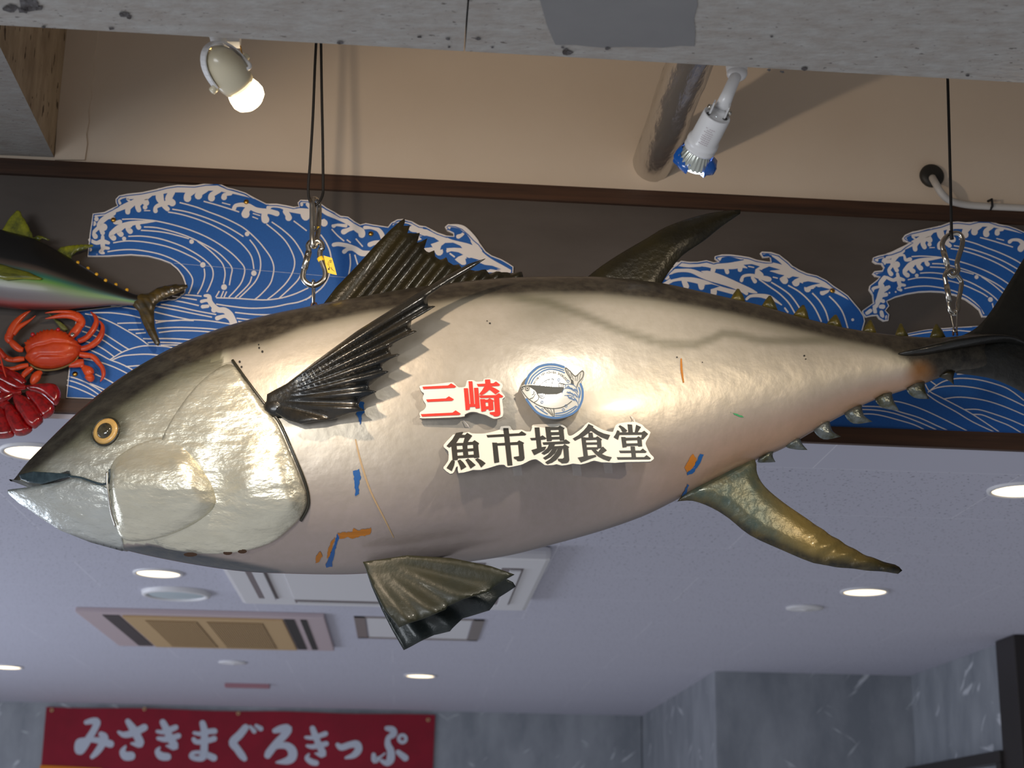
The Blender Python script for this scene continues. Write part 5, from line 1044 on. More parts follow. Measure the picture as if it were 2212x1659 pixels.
limb('claw', [[(790, 450, 40), (830, 410, 52), (870, 360, 50), (895, 310, 44)], [(895, 330, 48), (915, 290, 44), (890, 240, 44), (850, 205, 40)], [(890, 260, 44), (830, 225, 44), (760, 215, 38), (680, 220, 30), (590, 235, 18), (508, 250, 5)], [(850, 205, 36), (780, 180, 28), (700, 172, 20), (600, 175, 14), (505, 187, 5)]], cr, y=YK-0.008)
for segs in ([[(875, 505, 30), (940, 480, 34), (1000, 440, 30)], [(985, 450, 34), (1040, 380, 36), (1070, 320, 34), (1080, 270, 28), (1060, 220, 20), (1015, 175, 6)]],
             [[(905, 590, 30), (960, 580, 36), (1020, 555, 32)], [(1010, 560, 36), (1080, 510, 40), (1130, 440, 36), (1150, 370, 26), (1145, 320, 18), (1115, 275, 6)]],
             [[(890, 650, 32), (950, 660, 36), (1010, 665, 30)], [(1005, 660, 30), (1060, 695, 32), (1110, 755, 28)], [(1100, 740, 28), (1145, 800, 26), (1160, 870, 24), (1145, 920, 16), (1122, 955, 5)]],
             [[(770, 775, 24), (830, 765, 38), (880, 750, 50), (940, 740, 40)], [(900, 780, 22), (940, 780, 26)], [(930, 790, 30), (990, 840, 60), (1010, 880, 46)], [(1000, 880, 44), (1000, 920, 60), (985, 945, 30)]],
             [[(275, 700, 24), (210, 705, 34), (140, 715, 30)], [(150, 715, 28), (90, 700, 34), (40, 660, 30), (0, 600, 22)]],
             [[(320, 770, 24), (250, 785, 32), (180, 805, 30)], [(185, 805, 26), (110, 815, 26), (40, 800, 20), (0, 760, 14)]],
             [[(365, 800, 24), (320, 830, 36), (265, 880, 34)], [(270, 875, 30), (240, 930, 26), (250, 960, 20)]],
             [[(470, 845, 18), (430, 870, 44), (400, 910, 56), (370, 960, 40), (360, 985, 16)]]):
    limb('leg', segs, cr, y=YK+0.006)

# ------------------------------------------------------------------ lobster, its tail fan towards the viewer
lb = empty('lobster_ornament', PY(40, 945, YW-0.05), 'glossy red lobster ornament with its tail fan spread, below the crab', 'lobster ornament')
def lobe(name, pts, y, h, d0):
    mb = MB(); dome(mb, crom(CW(pts), 3, True), y, M_LOB, h, d0, 3.2, lambda x, yy: 0.0, 0.004); return mb.build(name, lb)
lobe('tail_lobe', [(290, 1000), (380, 985), (480, 975), (560, 972), (630, 990), (670, 1050), (680, 1110), (660, 1180), (620, 1220), (560, 1180), (480, 1110), (400, 1070), (320, 1050)], YW-0.050, 0.010, 11)
lobe('tail_lobe', [(290, 1060), (400, 1070), (500, 1120), (580, 1190), (612, 1240), (600, 1300), (560, 1340), (490, 1370), (440, 1330), (380, 1240), (310, 1150)], YW-0.060, 0.010, 11)
lobe('tail_lobe', [(150, 1090), (260, 1110), (350, 1170), (420, 1260), (470, 1340), (480, 1400), (440, 1440), (380, 1480), (300, 1440), (230, 1340), (160, 1220)], YW-0.070, 0.011, 12)
lobe('tail_lobe', [(60, 1210), (140, 1210), (220, 1310), (300, 1430), (360, 1480), (340, 1520), (270, 1555), (200, 1560), (150, 1540), (90, 1440), (50, 1320)], YW-0.066, 0.011, 12)
lobe('tail_lobe', [(-200, 1250), (0, 1220), (70, 1300), (120, 1430), (160, 1530), (140, 1570), (60, 1590), (-60, 1590), (-200, 1540)], YW-0.062, 0.011, 12)
for pts, y in (([(-150, 850, 60), (-20, 900, 70), (90, 960, 66), (200, 1010, 50), (290, 1020, 24)], YW-0.045), ([(-120, 960, 60), (0, 1000, 66), (90, 1060, 60), (170, 1080, 44), (240, 1070, 22)], YW-0.055), ([(-80, 1150, 60), (20, 1140, 66), (80, 1120, 50), (140, 1090, 26)], YW-0.060), ([(-60, 1280, 50), (20, 1240, 50), (80, 1210, 40), (100, 1260, 24)], YW-0.062)):
    limb('abdomen_segment', [pts], lb, M_LOB, y, 16, 0.8)
limb('body_shell', [[(-200, 800, 60), (-40, 840, 80), (90, 890, 80), (200, 930, 66), (270, 985, 40)]], lb, M_LOB, YW-0.03, 16, 0.6)
o = limb('antenna', [[(-40, 560, 12), (0, 660, 11), (25, 760, 10), (50, 850, 9), (68, 905, 6)]], lb, M_LOBO, YW-0.085, 10, 1.0); tag(o, 'orange feeler')
o = limb('claw_arm', [[(-60, 560, 30), (0, 620, 34), (60, 690, 22)]], lb, M_LOBO, YW-0.06, 10, 1.0)

# leaf behind the crab's right claw
mb = MB(); fin(mb, CW([(535, 190), (560, 200), (620, 250), (680, 290), (730, 330), (765, 375), (720, 390), (680, 360), (640, 310), (590, 250)]), YW-0.012, M_LEAF, 0.003, g=4, d0=6)
o = mb.build('leaf'); tag(o, "olive green leaf tucked behind the crab's right claw", 'leaf')

# ------------------------------------------------------------------ cords, snap hooks and links that carry the tuna
def CU(p): return unc(p, 6.38, 630, 420)
def CV(p): return unc(p, 6.38, 2000, 480)
def carab(mb, pts, cv, Y, r, m=M_STEEL, yoff=None):
    P = crom(cv(pts), 5, True); n = len(P)
    tube(mb, [PY(p[0], p[1], Y+(yoff(p[0], p[1]) if yoff else 0)) for p in P], r, m, 12, closed=True)
rc = empty('cord_loop', PY(682, 440, YF), 'doubled black cord hanging down to the left snap hooks', 'cord')
mb = MB(); cp = crom([(686, -60, 0), (684, 60, 0), (680, 150, 0), (676, 250, 0), (670, 350, 0), (666, 400, 0), (667, 425, 0), (673, 440, -.004), (683, 442, -.012), (691, 434, -.012), (697, 420, -.004), (698, 400, 0), (697, 300, 0), (695, 200, 0), (693, 60, 0), (692, -60, 0)], 4)
tube(mb, [PY(p[0], p[1], YF+p[2]) for p in cp], 0.0028, M_CORD, 8); mb.build('cord', rc)
top = PY(689, -60, YF); mb = MB(); tube(mb, [top+Vector((0, 0, -0.02)), Vector((top.x, top.y, 4.1))], 0.004, M_CORD, 8); mb.build('cord_knot', rc)
h1 = empty('snap_hook', PY(681, 520, YF), 'steel snap hook on the black cord loop, turned edge-on', 'snap hook', 'steel hooks and links carrying the tuna')
mb = MB(); carab(mb, [(295, 70), (320, 64), (345, 78), (372, 130), (380, 220), (376, 330), (368, 480), (352, 600), (335, 700), (310, 722), (290, 700), (282, 600), (284, 480), (282, 330), (282, 200), (282, 110)], CU, YF, 0.0052, yoff=lambda x, y: 0.020*(x-682)/10); mb.build('hook_body', h1)
mb = MB(); tube(mb, [PY(*q, YF-0.012) for q in CU([(296, 120), (296, 270), (296, 430), (300, 505)])], 0.0066, M_STEEL, 12); mb.build('gate', h1)
mb = MB(); tube(mb, [PY(*q, YF+0.012) for q in CU([(361, 455), (358, 505)])], 0.0060, M_YEL, 12); o = mb.build('tag_band', h1); tag(o, 'yellow band')
h2 = empty('snap_hook', PY(678, 618, YF), 'pear shaped steel snap hook with a yellow size tag', 'snap hook', 'steel hooks and links carrying the tuna')
mb = MB(); carab(mb, [(315, 648), (365, 640), (412, 680), (420, 740), (395, 770), (392, 860), (430, 960), (465, 1060), (455, 1150), (400, 1215), (310, 1255), (220, 1230), (160, 1160), (165, 1060), (205, 900), (235, 800), (235, 740), (230, 700), (265, 655)], CU, YF, 0.0056); mb.build('hook_body', h2)
mb = MB(); tube(mb, [PY(*q, YF-0.002) for q in CU([(236, 790), (205, 910), (175, 1030)])], 0.0066, M_STEEL, 12); ball(mb, PY(*CU([(218, 818)])[0], YF-0.008), 0.003, M_STEEL); mb.build('gate', h2)
tg = [(440, 842), (558, 876), (582, 960), (622, 1110), (560, 1098), (500, 1078), (470, 980)]
mb = MB(); plate(mb, CU(tg), lambda x, y: PY(x, y, YF-0.004), (0, 0.0008, 0), M_YEL)
tube(mb, [PY(*q, YF) for q in CU([(388, 870), (408, 905), (412, 920)])], 0.0066, M_YEL, 12)
V, F = text_mesh('10', 0.02)
P = [(535-v*44, 925-u*44) for u, v in V]   # the number reads sideways
P = [(p[0]+16, p[1]) for p in P]
mb.add([PY(*q, YF-0.0046) for q in CU(P)], F, M_INK)
for a, b in (((505, 920), (520, 1010)), ((520, 1000), (590, 1060)), ((548, 1000), (560, 1045)), ((490, 950), (500, 975))):
    stroke(mb, [q+(0.35,) for q in CU([a, b])], lambda x, y: PY(x, y, YF-0.0046), M_INK)
fill(mb, CU([(500, 1020), (520, 1010), (525, 1035), (505, 1045)]), lambda x, y: PY(x, y, YF-0.0046), M_INK)
mb.build('size_tag', h2)
lk = empty('chain_link', PY(678, 655, YF), 'thin steel link between the tagged hook and the back of the tuna', 'chain link', 'steel hooks and links carrying the tuna')
mb = MB(); carab(mb, [(300, 1180), (312, 1190), (316, 1260), (314, 1380), (310, 1500), (298, 1515), (290, 1500), (288, 1380), (290, 1260), (290, 1190)], CU, YF-0.004, 0.0018, yoff=lambda x, y: 0.012*(x-677.3)/2); mb.build('link', lk)
mb = MB(); tube(mb, [PY(*q, YF) for q in CU([(275, 1610), (268, 1560), (280, 1505), (305, 1490), (335, 1500), (352, 1555), (355, 1600)])], 0.0022, M_RUST, 8); o = mb.build('staple', lk); tag(o, 'rusty wire eye')
# right-hand set
rc2 = empty('cord', PY(2056, 515, YF), 'single black cord down to the right steel links', 'cord')
mb = MB(); tube(mb, [PY(p[0], p[1], YF) for p in crom([(2042, -60), (2045, 100), (2048, 200), (2052, 350), (2055, 480), (2056, 505)], 4)], 0.0032, M_CORD, 8)
tube(mb, [PY(*q, YF-0.01) for q in CV([(345, 120), (350, 170), (360, 235)])], 0.0042, M_CORD, 8); mb.build('cord', rc2)
top = PY(2042, -60, YF); mb = MB(); tube(mb, [top, Vector((top.x, top.y, 4.1))], 0.004, M_CORD, 8); mb.build('cord_knot', rc2)
h3 = empty('snap_hook', PY(2058, 580, YF), 'upper steel snap hook on the right black cord', 'snap hook', 'steel hooks and links carrying the tuna')
mb = MB(); carab(mb, [(340, 170), (410, 150), (470, 170), (505, 240), (495, 340), (460, 450), (430, 560), (435, 610), (440, 670), (400, 730), (350, 740), (310, 690), (300, 620), (285, 560), (260, 440), (228, 340), (235, 270), (275, 210)], CV, YF, 0.0052, yoff=lambda x, y: 0.0); mb.build('hook_body', h3)
mb = MB(); tube(mb, [PY(*q, YF-0.002) for q in CV([(240, 390), (268, 490), (292, 590)])], 0.0062, M_STEEL, 12); mb.build('gate', h3)
h4 = empty('snap_hook', PY(2060, 670, YF), 'lower steel snap hook linked under the first one at right', 'snap hook', 'steel hooks and links carrying the tuna')
mb = MB(); carab(mb, [(300, 670), (360, 655), (400, 690), (450, 760), (490, 830), (475, 960), (445, 1100), (440, 1200), (400, 1260), (350, 1240), (325, 1180), (318, 1080), (300, 960), (275, 830), (262, 740)], CV, YF, 0.0048, yoff=lambda x, y: 0.014*math.copysign(1, x-2058) if False else 0.016*((x-2058)/20)); mb.build('hook_body', h4)
mb = MB(); tube(mb, [PY(*q, YF-0.012) for q in CV([(285, 860), (306, 980), (322, 1090)])], 0.0058, M_STEEL, 12); mb.build('gate', h4)
lk2 = empty('chain_link', PY(2062, 715, YF), 'thin steel link entering the tail root at right', 'chain link', 'steel hooks and links carrying the tuna')
mb = MB(); carab(mb, [(350, 1270), (362, 1340), (380, 1440), (382, 1490), (400, 1510), (422, 1490), (428, 1400), (432, 1300), (428, 1225), (395, 1215)], CV, YF-0.004, 0.0019); mb.build('link', lk2)
mb = MB(); tube(mb, [PY(*q, YF) for q in CV([(378, 1560), (376, 1500), (400, 1480), (425, 1500), (432, 1560)])], 0.0022, M_RUST, 8); o = mb.build('staple', lk2); tag(o, 'rusty wire eye')

# ------------------------------------------------------------------ spot lamps
# left: bullet housing in a yoke, lit bulb at its mouth
def pxm(v, Y): return v*Y/FPX*1.02
sl = empty('spot_lamp', PY(485, 88, YL-0.02), 'cream bullet spot lamp with a glowing warm bulb, left of the cord loop', 'lamp', 'spot lamps behind the beam')
mb = MB(); lathe(mb, [(-.062, .002), (-.060, .010), (-.053, .0185), (-.041, .0250), (-.024, .0288), (-.008, .0295), (.004, .0282), (.014, .0256), (.014, .0240), (-.01, .027)], cL-axL*0.014, axL, M_CREAM, 48, cap=False); mb.build('housing', sl)
mb = MB(); lathe(mb, [(-.012, .0225), (.004, .0240), (.014, .0268), (.024, .0275), (.032, .0245), (.039, .016), (.042, .006), (.0425, .001)], cL, axL, M_BULB, 40); mb.build('bulb', sl)
side = (RT*-0.66-UP*0.34-FWD*0.45); side = (side-axL*side.dot(axL)).normalized()
q0 = cL-axL*0.026; mb = MB()
ring = [q0+side*math.cos(math.pi*k/18)*0.0325-axL*math.sin(math.pi*k/18)**0.8*0.056 for k in range(19)]
nn = axL.cross(side).normalized()*0.0075
for i in range(18):
    a, b = ring[i], ring[i+1]; t = Vector(((a+b)/2-q0)).normalized()*0.0012
    mb.add([a-nn-t, b-nn-t, b+nn-t, a+nn-t, a-nn+t, b-nn+t, b+nn+t, a+nn+t], [(0, 1, 2, 3), (7, 6, 5, 4), (0, 4, 5, 1), (1, 5, 6, 2), (2, 6, 7, 3), (3, 7, 4, 0)], M_WPLA)
mb.build('yoke', sl)
for s_ in (-1, 1):
    mb = MB(); lathe(mb, [(0, .0062), (.008, .0062), (.0095, .004)], q0+side*s_*0.0325, side*s_, M_CREAM, 20); mb.build('thumb_screw', sl)
mb = MB(); tip = PY(478, 110, YL); lathe(mb, [(0, .009), (.008, .0135), (.030, .0155), (.07, .0155)], tip, (PY(470, 60, YL-0.01)-tip).normalized(), M_WPLA, 32)
a = PY(490, 70, YL); b = PY(519, 99, YL)
box(mb, (a.x, YL-0.012, b.z), (b.x, YL+0.010, a.z+0.03), M_WPLA, 0.002); mb.build('mount', sl)
mb = MB(); tube(mb, [PY(x, y, YL+d) for x, y, d in crom([(497, 104, -.012), (515, 118, -.02), (533, 133, -.024), (540, 143, -.026), (533, 149, -.028), (515, 143, -.026), (490, 131, -.024), (473, 122, -.014)], 4)], 0.0032, M_WPLA, 10); mb.build('power_lead', sl)
mb = MB(); tube(mb, [PY(519, 99, YL), PY(523, 118, YL)], 0.0012, M_BRASS, 6); mb.build('clip', sl)
mb = MB(); pm = PY(474, 55, YL); box(mb, (pm.x-0.02, YB, pm.z), (pm.x+0.05, YL+0.02, pm.z+0.04), M_WPLA, 0.004); mb.build('bracket', sl)
# right: white lamp holder with stem, faceted reflector bulb wrapped in blue film
sr = empty('spot_lamp', PY(1592, 160, YL-0.02), 'white stemmed spot lamp with a blue-filmed reflector bulb, beside the foil pipe', 'lamp', 'spot lamps behind the beam')
def S_(prof): return [(t*SR*0.93, r*SR) for t, r in prof]
mb = MB(); lathe(mb, S_([(0.006, .010), (0.006, .0225), (.0, .0245), (.003, .0260), (.060, .0268), (.063, .0296), (.072, .0304), (.076, .0280), (.079, .0298), (.086, .0298), (.088, .024), (.084, .010)]), a0, axR, M_WPLA, 44, cap=False)
lathe(mb, S_([(0.0061, .001), (0.006, .0105)]), a0, axR, M_WPLA, 24, cap=False); holder = mb.build('lamp_holder', sr)
u_, w_, _ = frame_of(axR)
hx = (RT-axR*RT.dot(axR)).normalized()
for s_ in (-1, 1):
    mb = MB(); ball(mb, a0+axR*0.005*SR+hx*s_*0.0165*SR, 0.0045*SR, M_DARK, (1, 1, 0.7), 10, 6); mb.build('vent_hole', holder)
mb = MB(); face = (-FWD-axR*(-FWD).dot(axR)).normalized(); tg_ = axR.cross(face)
for r_ in range(9):
    for c_ in range(5):
        if random.random() < 0.2: continue
        ang = (c_-2)*0.13; c0 = a0+axR*(0.018+r_*0.0042)*SR; rr = 0.0292*SR
        mb.add([c0+(face*math.cos(an)+tg_*math.sin(an))*rr+axR*h for an, h in ((ang-0.05, 0), (ang+0.045, 0), (ang+0.045, 0.0010), (ang-0.05, 0.0010))], [(0, 1, 2, 3)], M_MAUVE)
o = mb.build('printed_rating_label', holder); o['kind'] = 'stuff'
mb = MB()     # fluted glass reflector
prof = [(.078, .021), (.084, .0245), (.093, .0285), (.102, .0320), (.110, .0340)]; nseg = 96; V = []
for t, r in prof:
    for k in range(nseg):
        an = 2*math.pi*k/nseg; rr = (r+0.0010*math.cos(24*an))*SR; V.append(a0+axR*t*SR+(u_*math.cos(an)+w_*math.sin(an))*rr)
F = [(i*nseg+k, i*nseg+(k+1) % nseg, (i+1)*nseg+(k+1) % nseg, (i+1)*nseg+k) for i in range(4) for k in range(nseg)]
mb.add(V, F, M_GLASS, True); refl = mb.build('reflector_bulb', sr)
mb = MB(); lathe(mb, S_([(.117, .0335), (.123, .031), (.127, .020), (.128, .002)]), a0, axR, M_LED, 40); mb.build('lit_lens', refl)
mb = MB(); V = []; F = []; nseg = 60
for i, (t, r) in enumerate(((.088, .0305), (.097, .0345), (.106, .0375), (.114, .0370), (.1175, .029))):
    for k in range(nseg):
        an = 2*math.pi*k/nseg; d_ = (hx*1.0).dot(u_*math.cos(an)+w_*math.sin(an)); v_ = (face).dot(u_*math.cos(an)+w_*math.sin(an))
        ex = 0.010*max(0, d_)**5*(i in (1, 2, 3)); bp_ = 0.0014*math.sin(7*an+1.7*i)+0.001*math.sin(13*an+2*i)
        tt = t+(0.012*sstep(0.0, 0.9, v_)*(1-i/4))
        V.append(a0+axR*tt*SR+(u_*math.cos(an)+w_*math.sin(an))*(r+bp_+ex)*SR)
for i in range(4):
    for k in range(nseg):
        an = 2*math.pi*(k+.5)/nseg; d_ = hx.dot(u_*math.cos(an)+w_*math.sin(an)); v_ = face.dot(u_*math.cos(an)+w_*math.sin(an))
        if v_ > 0.35 and -0.30 < d_ < 0.55: continue      # the film is torn open towards the room
        F.append((i*nseg+k, i*nseg+(k+1) % nseg, (i+1)*nseg+(k+1) % nseg, (i+1)*nseg+k))
mb.add(V, F, M_FILM, True); o = mb.build('blue_film', refl); tag(o, 'crumpled blue plastic film')
b0 = PY(1558, 236, YL-0.028); b1 = PY(1586, 172, YL-0.034)
mb = MB(); tube(mb, [b0, b0+(b1-b0)*0.5, b1, b1+(b1-b0)*0.35], [.0115, .0100, .0092, .0092], M_WPLA, 20); mb.build('stem', sr)
for s_ in (-1, 1):
    c = a0+hx*s_*0.0125; mb = MB(); up_ = (b1-b0).normalized()
    P = [(c+up_*h+FWD*g) for h, g in ((-0.004, -.007), (-0.004, .007), (0.014, .009), (0.022, 0), (0.014, -.009))]
    t_ = hx*0.0014; n = 5; mb.add([p-t_ for p in P]+[p+t_ for p in P], [tuple(range(n)), tuple(range(2*n-1, n-1, -1))]+[(i, i+n, (i+1) % n+n, (i+1) % n) for i in range(n)], M_WPLA); mb.build('hinge_cheek', sr)
    mb = MB(); lathe(mb, [(0, .0042), (.005, .0042), (.006, .0025)], c+hx*s_*0.0014+up_*0.008, hx*s_, M_STEEL, 14); mb.build('hinge_bolt', sr)
mb = MB(); c1 = PY(1592, 158, YL-0.03); ball(mb, c1, 0.0165, M_WPLA, (1.0, 1.0, 0.8), 28, 16); lathe(mb, [(-0.003, .0155), (.010, .0172), (.06, .0172)], c1, (0, 0, 1), M_WPLA, 32); mb.build('mount', sr)
mb = MB(); box(mb, (c1.x-0.035, YB, c1.z+0.04), (c1.x+0.035, YL+0.01, c1.z+0.07), M_WPLA, 0.004); mb.build('bracket', sr)

# ------------------------------------------------------------------ foil-wrapped pipe, cable gland and conduit
pb = PY(1411, 352, YW); rp = 47*YW/FPX
def pipe_r(a, t): return rp*(1+0.005*math.sin(3*a+t*30)+0.004*math.sin(7*a-t*47)+0.003*math.sin(17*a+t*90))
mb = MB(); V = []; F = []; n1, n2 = 70, 64
for i in range(n1+1):
    t = i/n1; y = YW-(YW-YB-0.002)*t
    for k in range(n2):
        a = 2*math.pi*k/n2; r = pipe_r(a, t)+(0.0016 if (int(t*9+a*0.4) % 2) else 0)
        V.append((pb.x+r*math.cos(a), y, pb.z+r*math.sin(a)))
for i in range(n1):
    for k in range(n2): F.append((i*n2+k, i*n2+(k+1) % n2, (i+1)*n2+(k+1) % n2, (i+1)*n2+k))
mb.add(V, F, M_FOIL, True)
o = mb.build('foil_pipe', None, (pb.x, YW, pb.z)); tag(o, 'silver foil-wrapped pipe coming out of the plaster wall', 'pipe')
gp = PY(2012, 381, YW)
mb = MB(); lathe(mb, [(0, .030), (.006, .030), (.012, .026), (.014, .012)], gp, (0, -1, 0), M_DARK, 28)
o = mb.build('cable_gland', None, gp); tag(o, 'black round wall grommet that the grey conduit leaves', 'wall grommet')
cdt = empty('conduit', PY(2100, 445, YW), 'grey plastic conduit bending right along the plaster wall', 'conduit')
mb = MB(); tube(mb, [PY(x, y, YW-d) for x, y, d in crom([(2014, 384, .02), (2022, 398, .05), (2032, 415, .055), (2050, 432, .04), (2080, 441, .022), (2120, 445, .014), (2200, 449, .012), (2330, 456, .012)], 6)], 0.0088, M_CONDU, 14); mb.build('conduit_tube', cdt)
mb = MB(); p = PY(2135, 446, YW); tube(mb, [p+Vector((0, 0, 0.014)), p+Vector((0, -.026, 0.008)), p+Vector((0, -.026, -.010)), p+Vector((0, -0.0, -0.016))], 0.003, M_CORD, 8); mb.build('cable_tie', cdt)

# ------------------------------------------------------------------ fixtures in the dining-room ceiling
def down(px, py, r, lab, on=True):
    c = PZ(px, py, ZC); d = empty('downlight', c, lab, 'downlight', 'recessed downlights in the lavender ceiling')
    mb = MB(); lathe(mb, [(-0.001, r*1.18), (.006, r*1.16), (.007, r*1.02), (.002, r*0.99), (-0.0005, r*0.99)], c, (0, 0, -1), M_GREYW, 44, cap=False); mb.build('trim_ring', d)
    mb = MB(); lathe(mb, [(0.0, r), (.0035, r*0.98), (.0045, r*0.6), (.005, .001)], c, (0, 0, -1), M_DOWN, 40); mb.build('lit_diffuser', d)
down(342, 1237, .074, 'lit downlight just below the gill covers of the tuna')
down(1868, 1277, .074, 'lit downlight beyond the tip of the anal fin')
down(908, 1459, .074, 'lit downlight above the right end of the red banner')
down(14, 1440, .074, 'lit downlight cut off by the left edge above the banner')
down(2206, 1057, .074, 'lit downlight cut off at the far right below the swell panel')
down(78, 975, .074, 'downlight mostly hidden by the snout of the tuna')
c = PZ(381, 1279, ZC); d = empty('round_ceiling_panel', c, 'unlit round ceiling panel with a pale disc, above the tan filter unit', 'ceiling panel')
mb = MB(); lathe(mb, [(-0.001, .128), (.014, .125), (.018, .112), (.012, .104), (.009, .1035)], c, (0, 0, -1), M_GREYW, 48, cap=False); mb.build('rim', d)
mb = MB(); lathe(mb, [(0.0, .104), (.010, .104), (.012, .09), (.013, .001)], c, (0, 0, -1), M_PALE, 44); mb.build('disc', d)
for px, py, lab in ((503, 1430, 'small flat ceiling disc between the tan unit and the banner'), (1738, 1312, 'small flat ceiling disc left of the right downlight')):
    c = PZ(px, py, ZC); mb = MB(); lathe(mb, [(-.001, .072), (.006, .070), (.009, .05), (.011, .012), (.013, .010), (.0135, .001)], c, (0, 0, -1), M_GREYW, 36)
    o = mb.build('ceiling_disc', None, c); tag(o, lab, 'ceiling disc', 'small discs on the lavender ceiling')
a = PZ(486, 1476, ZC); mb = MB(); box(mb, (a.x, a.y-0.02, ZC-0.022), (a.x+0.25, a.y+0.03, ZC+0.001), mat('red_grey_plastic', (150, 104, 112), 0.5), 0.004)
o = mb.build('ceiling_sign', None, (a.x+.12, a.y, ZC)); tag(o, 'thin reddish bar fixed to the ceiling above the banner', 'ceiling fitting')
# ceiling cassette air conditioner
zc_ = ZC-0.045
X0, X1 = PZ(520, 1290, zc_).x-0.01, PZ(1190, 1215, zc_).x+0.0; Y0_, Y1_ = 4.95, 6.02
ac = empty('ceiling_air_conditioner', ((X0+X1)/2, (Y0_+Y1_)/2, ZC), 'white ceiling air conditioner half hidden behind the belly of the tuna', 'air conditioner')
mb = MB(); box(mb, (X0, Y0_, zc_), (X1, Y1_, ZC+0.001), M_GREYW, 0.018); mb.build('panel', ac)
mb = MB(); g0 = 0.20; box(mb, (X0+g0, Y0_+g0, zc_-0.006), (X1-g0, Y1_-g0, zc_+0.002), M_GREYW, 0.004)
mb.build('intake_grille', ac)
for nm, lo, hi, fl in (('l', (X0+0.075, Y0_+0.16), (X0+0.145, Y1_-0.16), 0), ('r', (X1-0.145, Y0_+0.16), (X1-0.075, Y1_-0.16), 0), ('f', (X0+0.2, Y0_+0.075), (X1-0.2, Y0_+0.145), 1), ('b', (X0+0.2, Y1_-0.145), (X1-0.2, Y1_-0.075), 1)):
    mb = MB(); box(mb, (lo[0], lo[1], zc_-0.0015), (hi[0], hi[1], zc_+0.0015), M_SLOT); ve = mb.build('air_slot', ac)
    mb = MB()
    if fl: box(mb, (lo[0]+.01, lo[1]+.026, zc_-0.010), (hi[0]-.01, hi[1]-.012, zc_-0.002), M_GREYW, 0.002)
    else: box(mb, (lo[0]+.026, lo[1]+.01, zc_-0.010), (hi[0]-.008, hi[1]-.01, zc_-0.002), M_GREYW, 0.002)
    mb.build('louvre', ve)
# tan filter unit
fu = empty('ceiling_filter_unit', PZ(440, 1360, ZC), 'ceiling unit with a tan filter grille in a mauve frame, above the banner', 'ventilation unit')
zf = ZC-0.02; fx0, fx1 = PZ(162, 1322, zf).x, PZ(700, 1335, zf).x; fy0, fy1 = PZ(162, 1322, zf).y, PZ(240, 1395, zf).y
mb = MB(); box(mb, (fx0, fy0, zf), (fx1, fy1, ZC+0.001), M_MAUVE, 0.004); mb.build('frame', fu)
wx = fx1-fx0; wy = fy1-fy0
mb = MB(); box(mb, (fx0+wx*.10, fy0+wy*.05, zf-.003), (fx0+wx*.165, fy1-wy*.05, zf+.002), M_GREYD); mb.build('air_slot', fu)
mb = MB(); box(mb, (fx0+wx*.835, fy0+wy*.05, zf-.003), (fx0+wx*.875, fy1-wy*.05, zf+.002), M_INK); box(mb, (fx0+wx*.90, fy0+wy*.05, zf-.003), (fx0+wx*.925, fy1-wy*.05, zf+.002), M_INK); mb.build('air_slot', fu)
mb = MB(); box(mb, (fx0+wx*.18, fy0+wy*.05, zf-.008), (fx0+wx*.83, fy1-wy*.05, zf+.002), M_TAN, 0.003); gr = mb.build('filter_panel', fu)
for a_, b_ in ((.26, .47), (.51, .74)):
    mb = MB(); box(mb, (fx0+wx*a_, fy0+wy*.12, zf-.0095), (fx0+wx*b_, fy1-wy*.10, zf-.006), M_TAND)
    for i in range(24):
        x = fx0+wx*(a_+(b_-a_)*(i+.5)/24); box(mb, (x-.0022, fy0+wy*.12, zf-.012), (x+.0022, fy1-wy*.10, zf-.009), M_TAN)
    mb.build('slatted_grille', gr)
# access hatch
ha = empty('access_hatch', PZ(900, 1358, ZC), 'square ceiling hatch with a metal frame behind the pelvic fins', 'ceiling hatch')
hx0, hx1, hy0, hy1 = PZ(765, 1334, ZC).x, PZ(1046, 1341, ZC).x, PZ(900, 1334, ZC).y, PZ(900, 1379, ZC).y
for lo, hi in (((hx0, hy0), (hx0+.045, hy1)), ((hx1-.045, hy0), (hx1, hy1)), ((hx0, hy0), (hx1, hy0+.012)), ((hx0, hy1-.03), (hx1, hy1))):
    mb = MB(); box(mb, (lo[0], lo[1], ZC-.006), (hi[0], hi[1], ZC+.001), mat('hatch_frame', (138, 128, 124), 0.4, 0.4), 0.001); mb.build('frame_bar', ha)
mb = MB(); box(mb, (hx0+.05, hy0+.015, ZC-.003), (hx1-.05, hy1-.034, ZC+.001), M_GREYW); mb.build('cover', ha)

# ------------------------------------------------------------------ red banner on the far wall
YN = YR-0.02
bn = empty('banner', PY(520, 1659, YN), 'red cloth banner with white hiragana on the far wall', 'banner')
def fb(x, y):
    p = PY(x, y, YN); return p+Vector((0, 0.008*math.sin(p.x*5.0)-0.008, 0))
def fbt(x, y): return fb(x, y)+Vector((0, -0.004, 0))
mb = MB(); nx, ny = 60, 6
tl_, tr_, br_, bl_ = (100, 1527), (940, 1545), (929, 1800), (76, 1800)
V = []; 
for j in range(ny+1):
    for i in range(nx+1):
        u, v = i/nx, j/ny
        x = (tl_[0]+(tr_[0]-tl_[0])*u)*(1-v)+(bl_[0]+(br_[0]-bl_[0])*u)*v; y = (tl_[1]+(tr_[1]-tl_[1])*u)*(1-v)+(bl_[1]+(br_[1]-bl_[1])*u)*v
        V.append(fb(x, y+1.2*math.sin(u*18)*(1-v)))
n = len(V); W2 = [p+Vector((0, .003, 0)) for p in V]
F = [(j*(nx+1)+i, (j+1)*(nx+1)+i, (j+1)*(nx+1)+i+1, j*(nx+1)+i+1) for j in range(ny) for i in range(nx)]
mb.add(V, F, M_RED, True); mb.add(W2, [f[::-1] for f in F], M_RED, True); mb.build('cloth', bn)
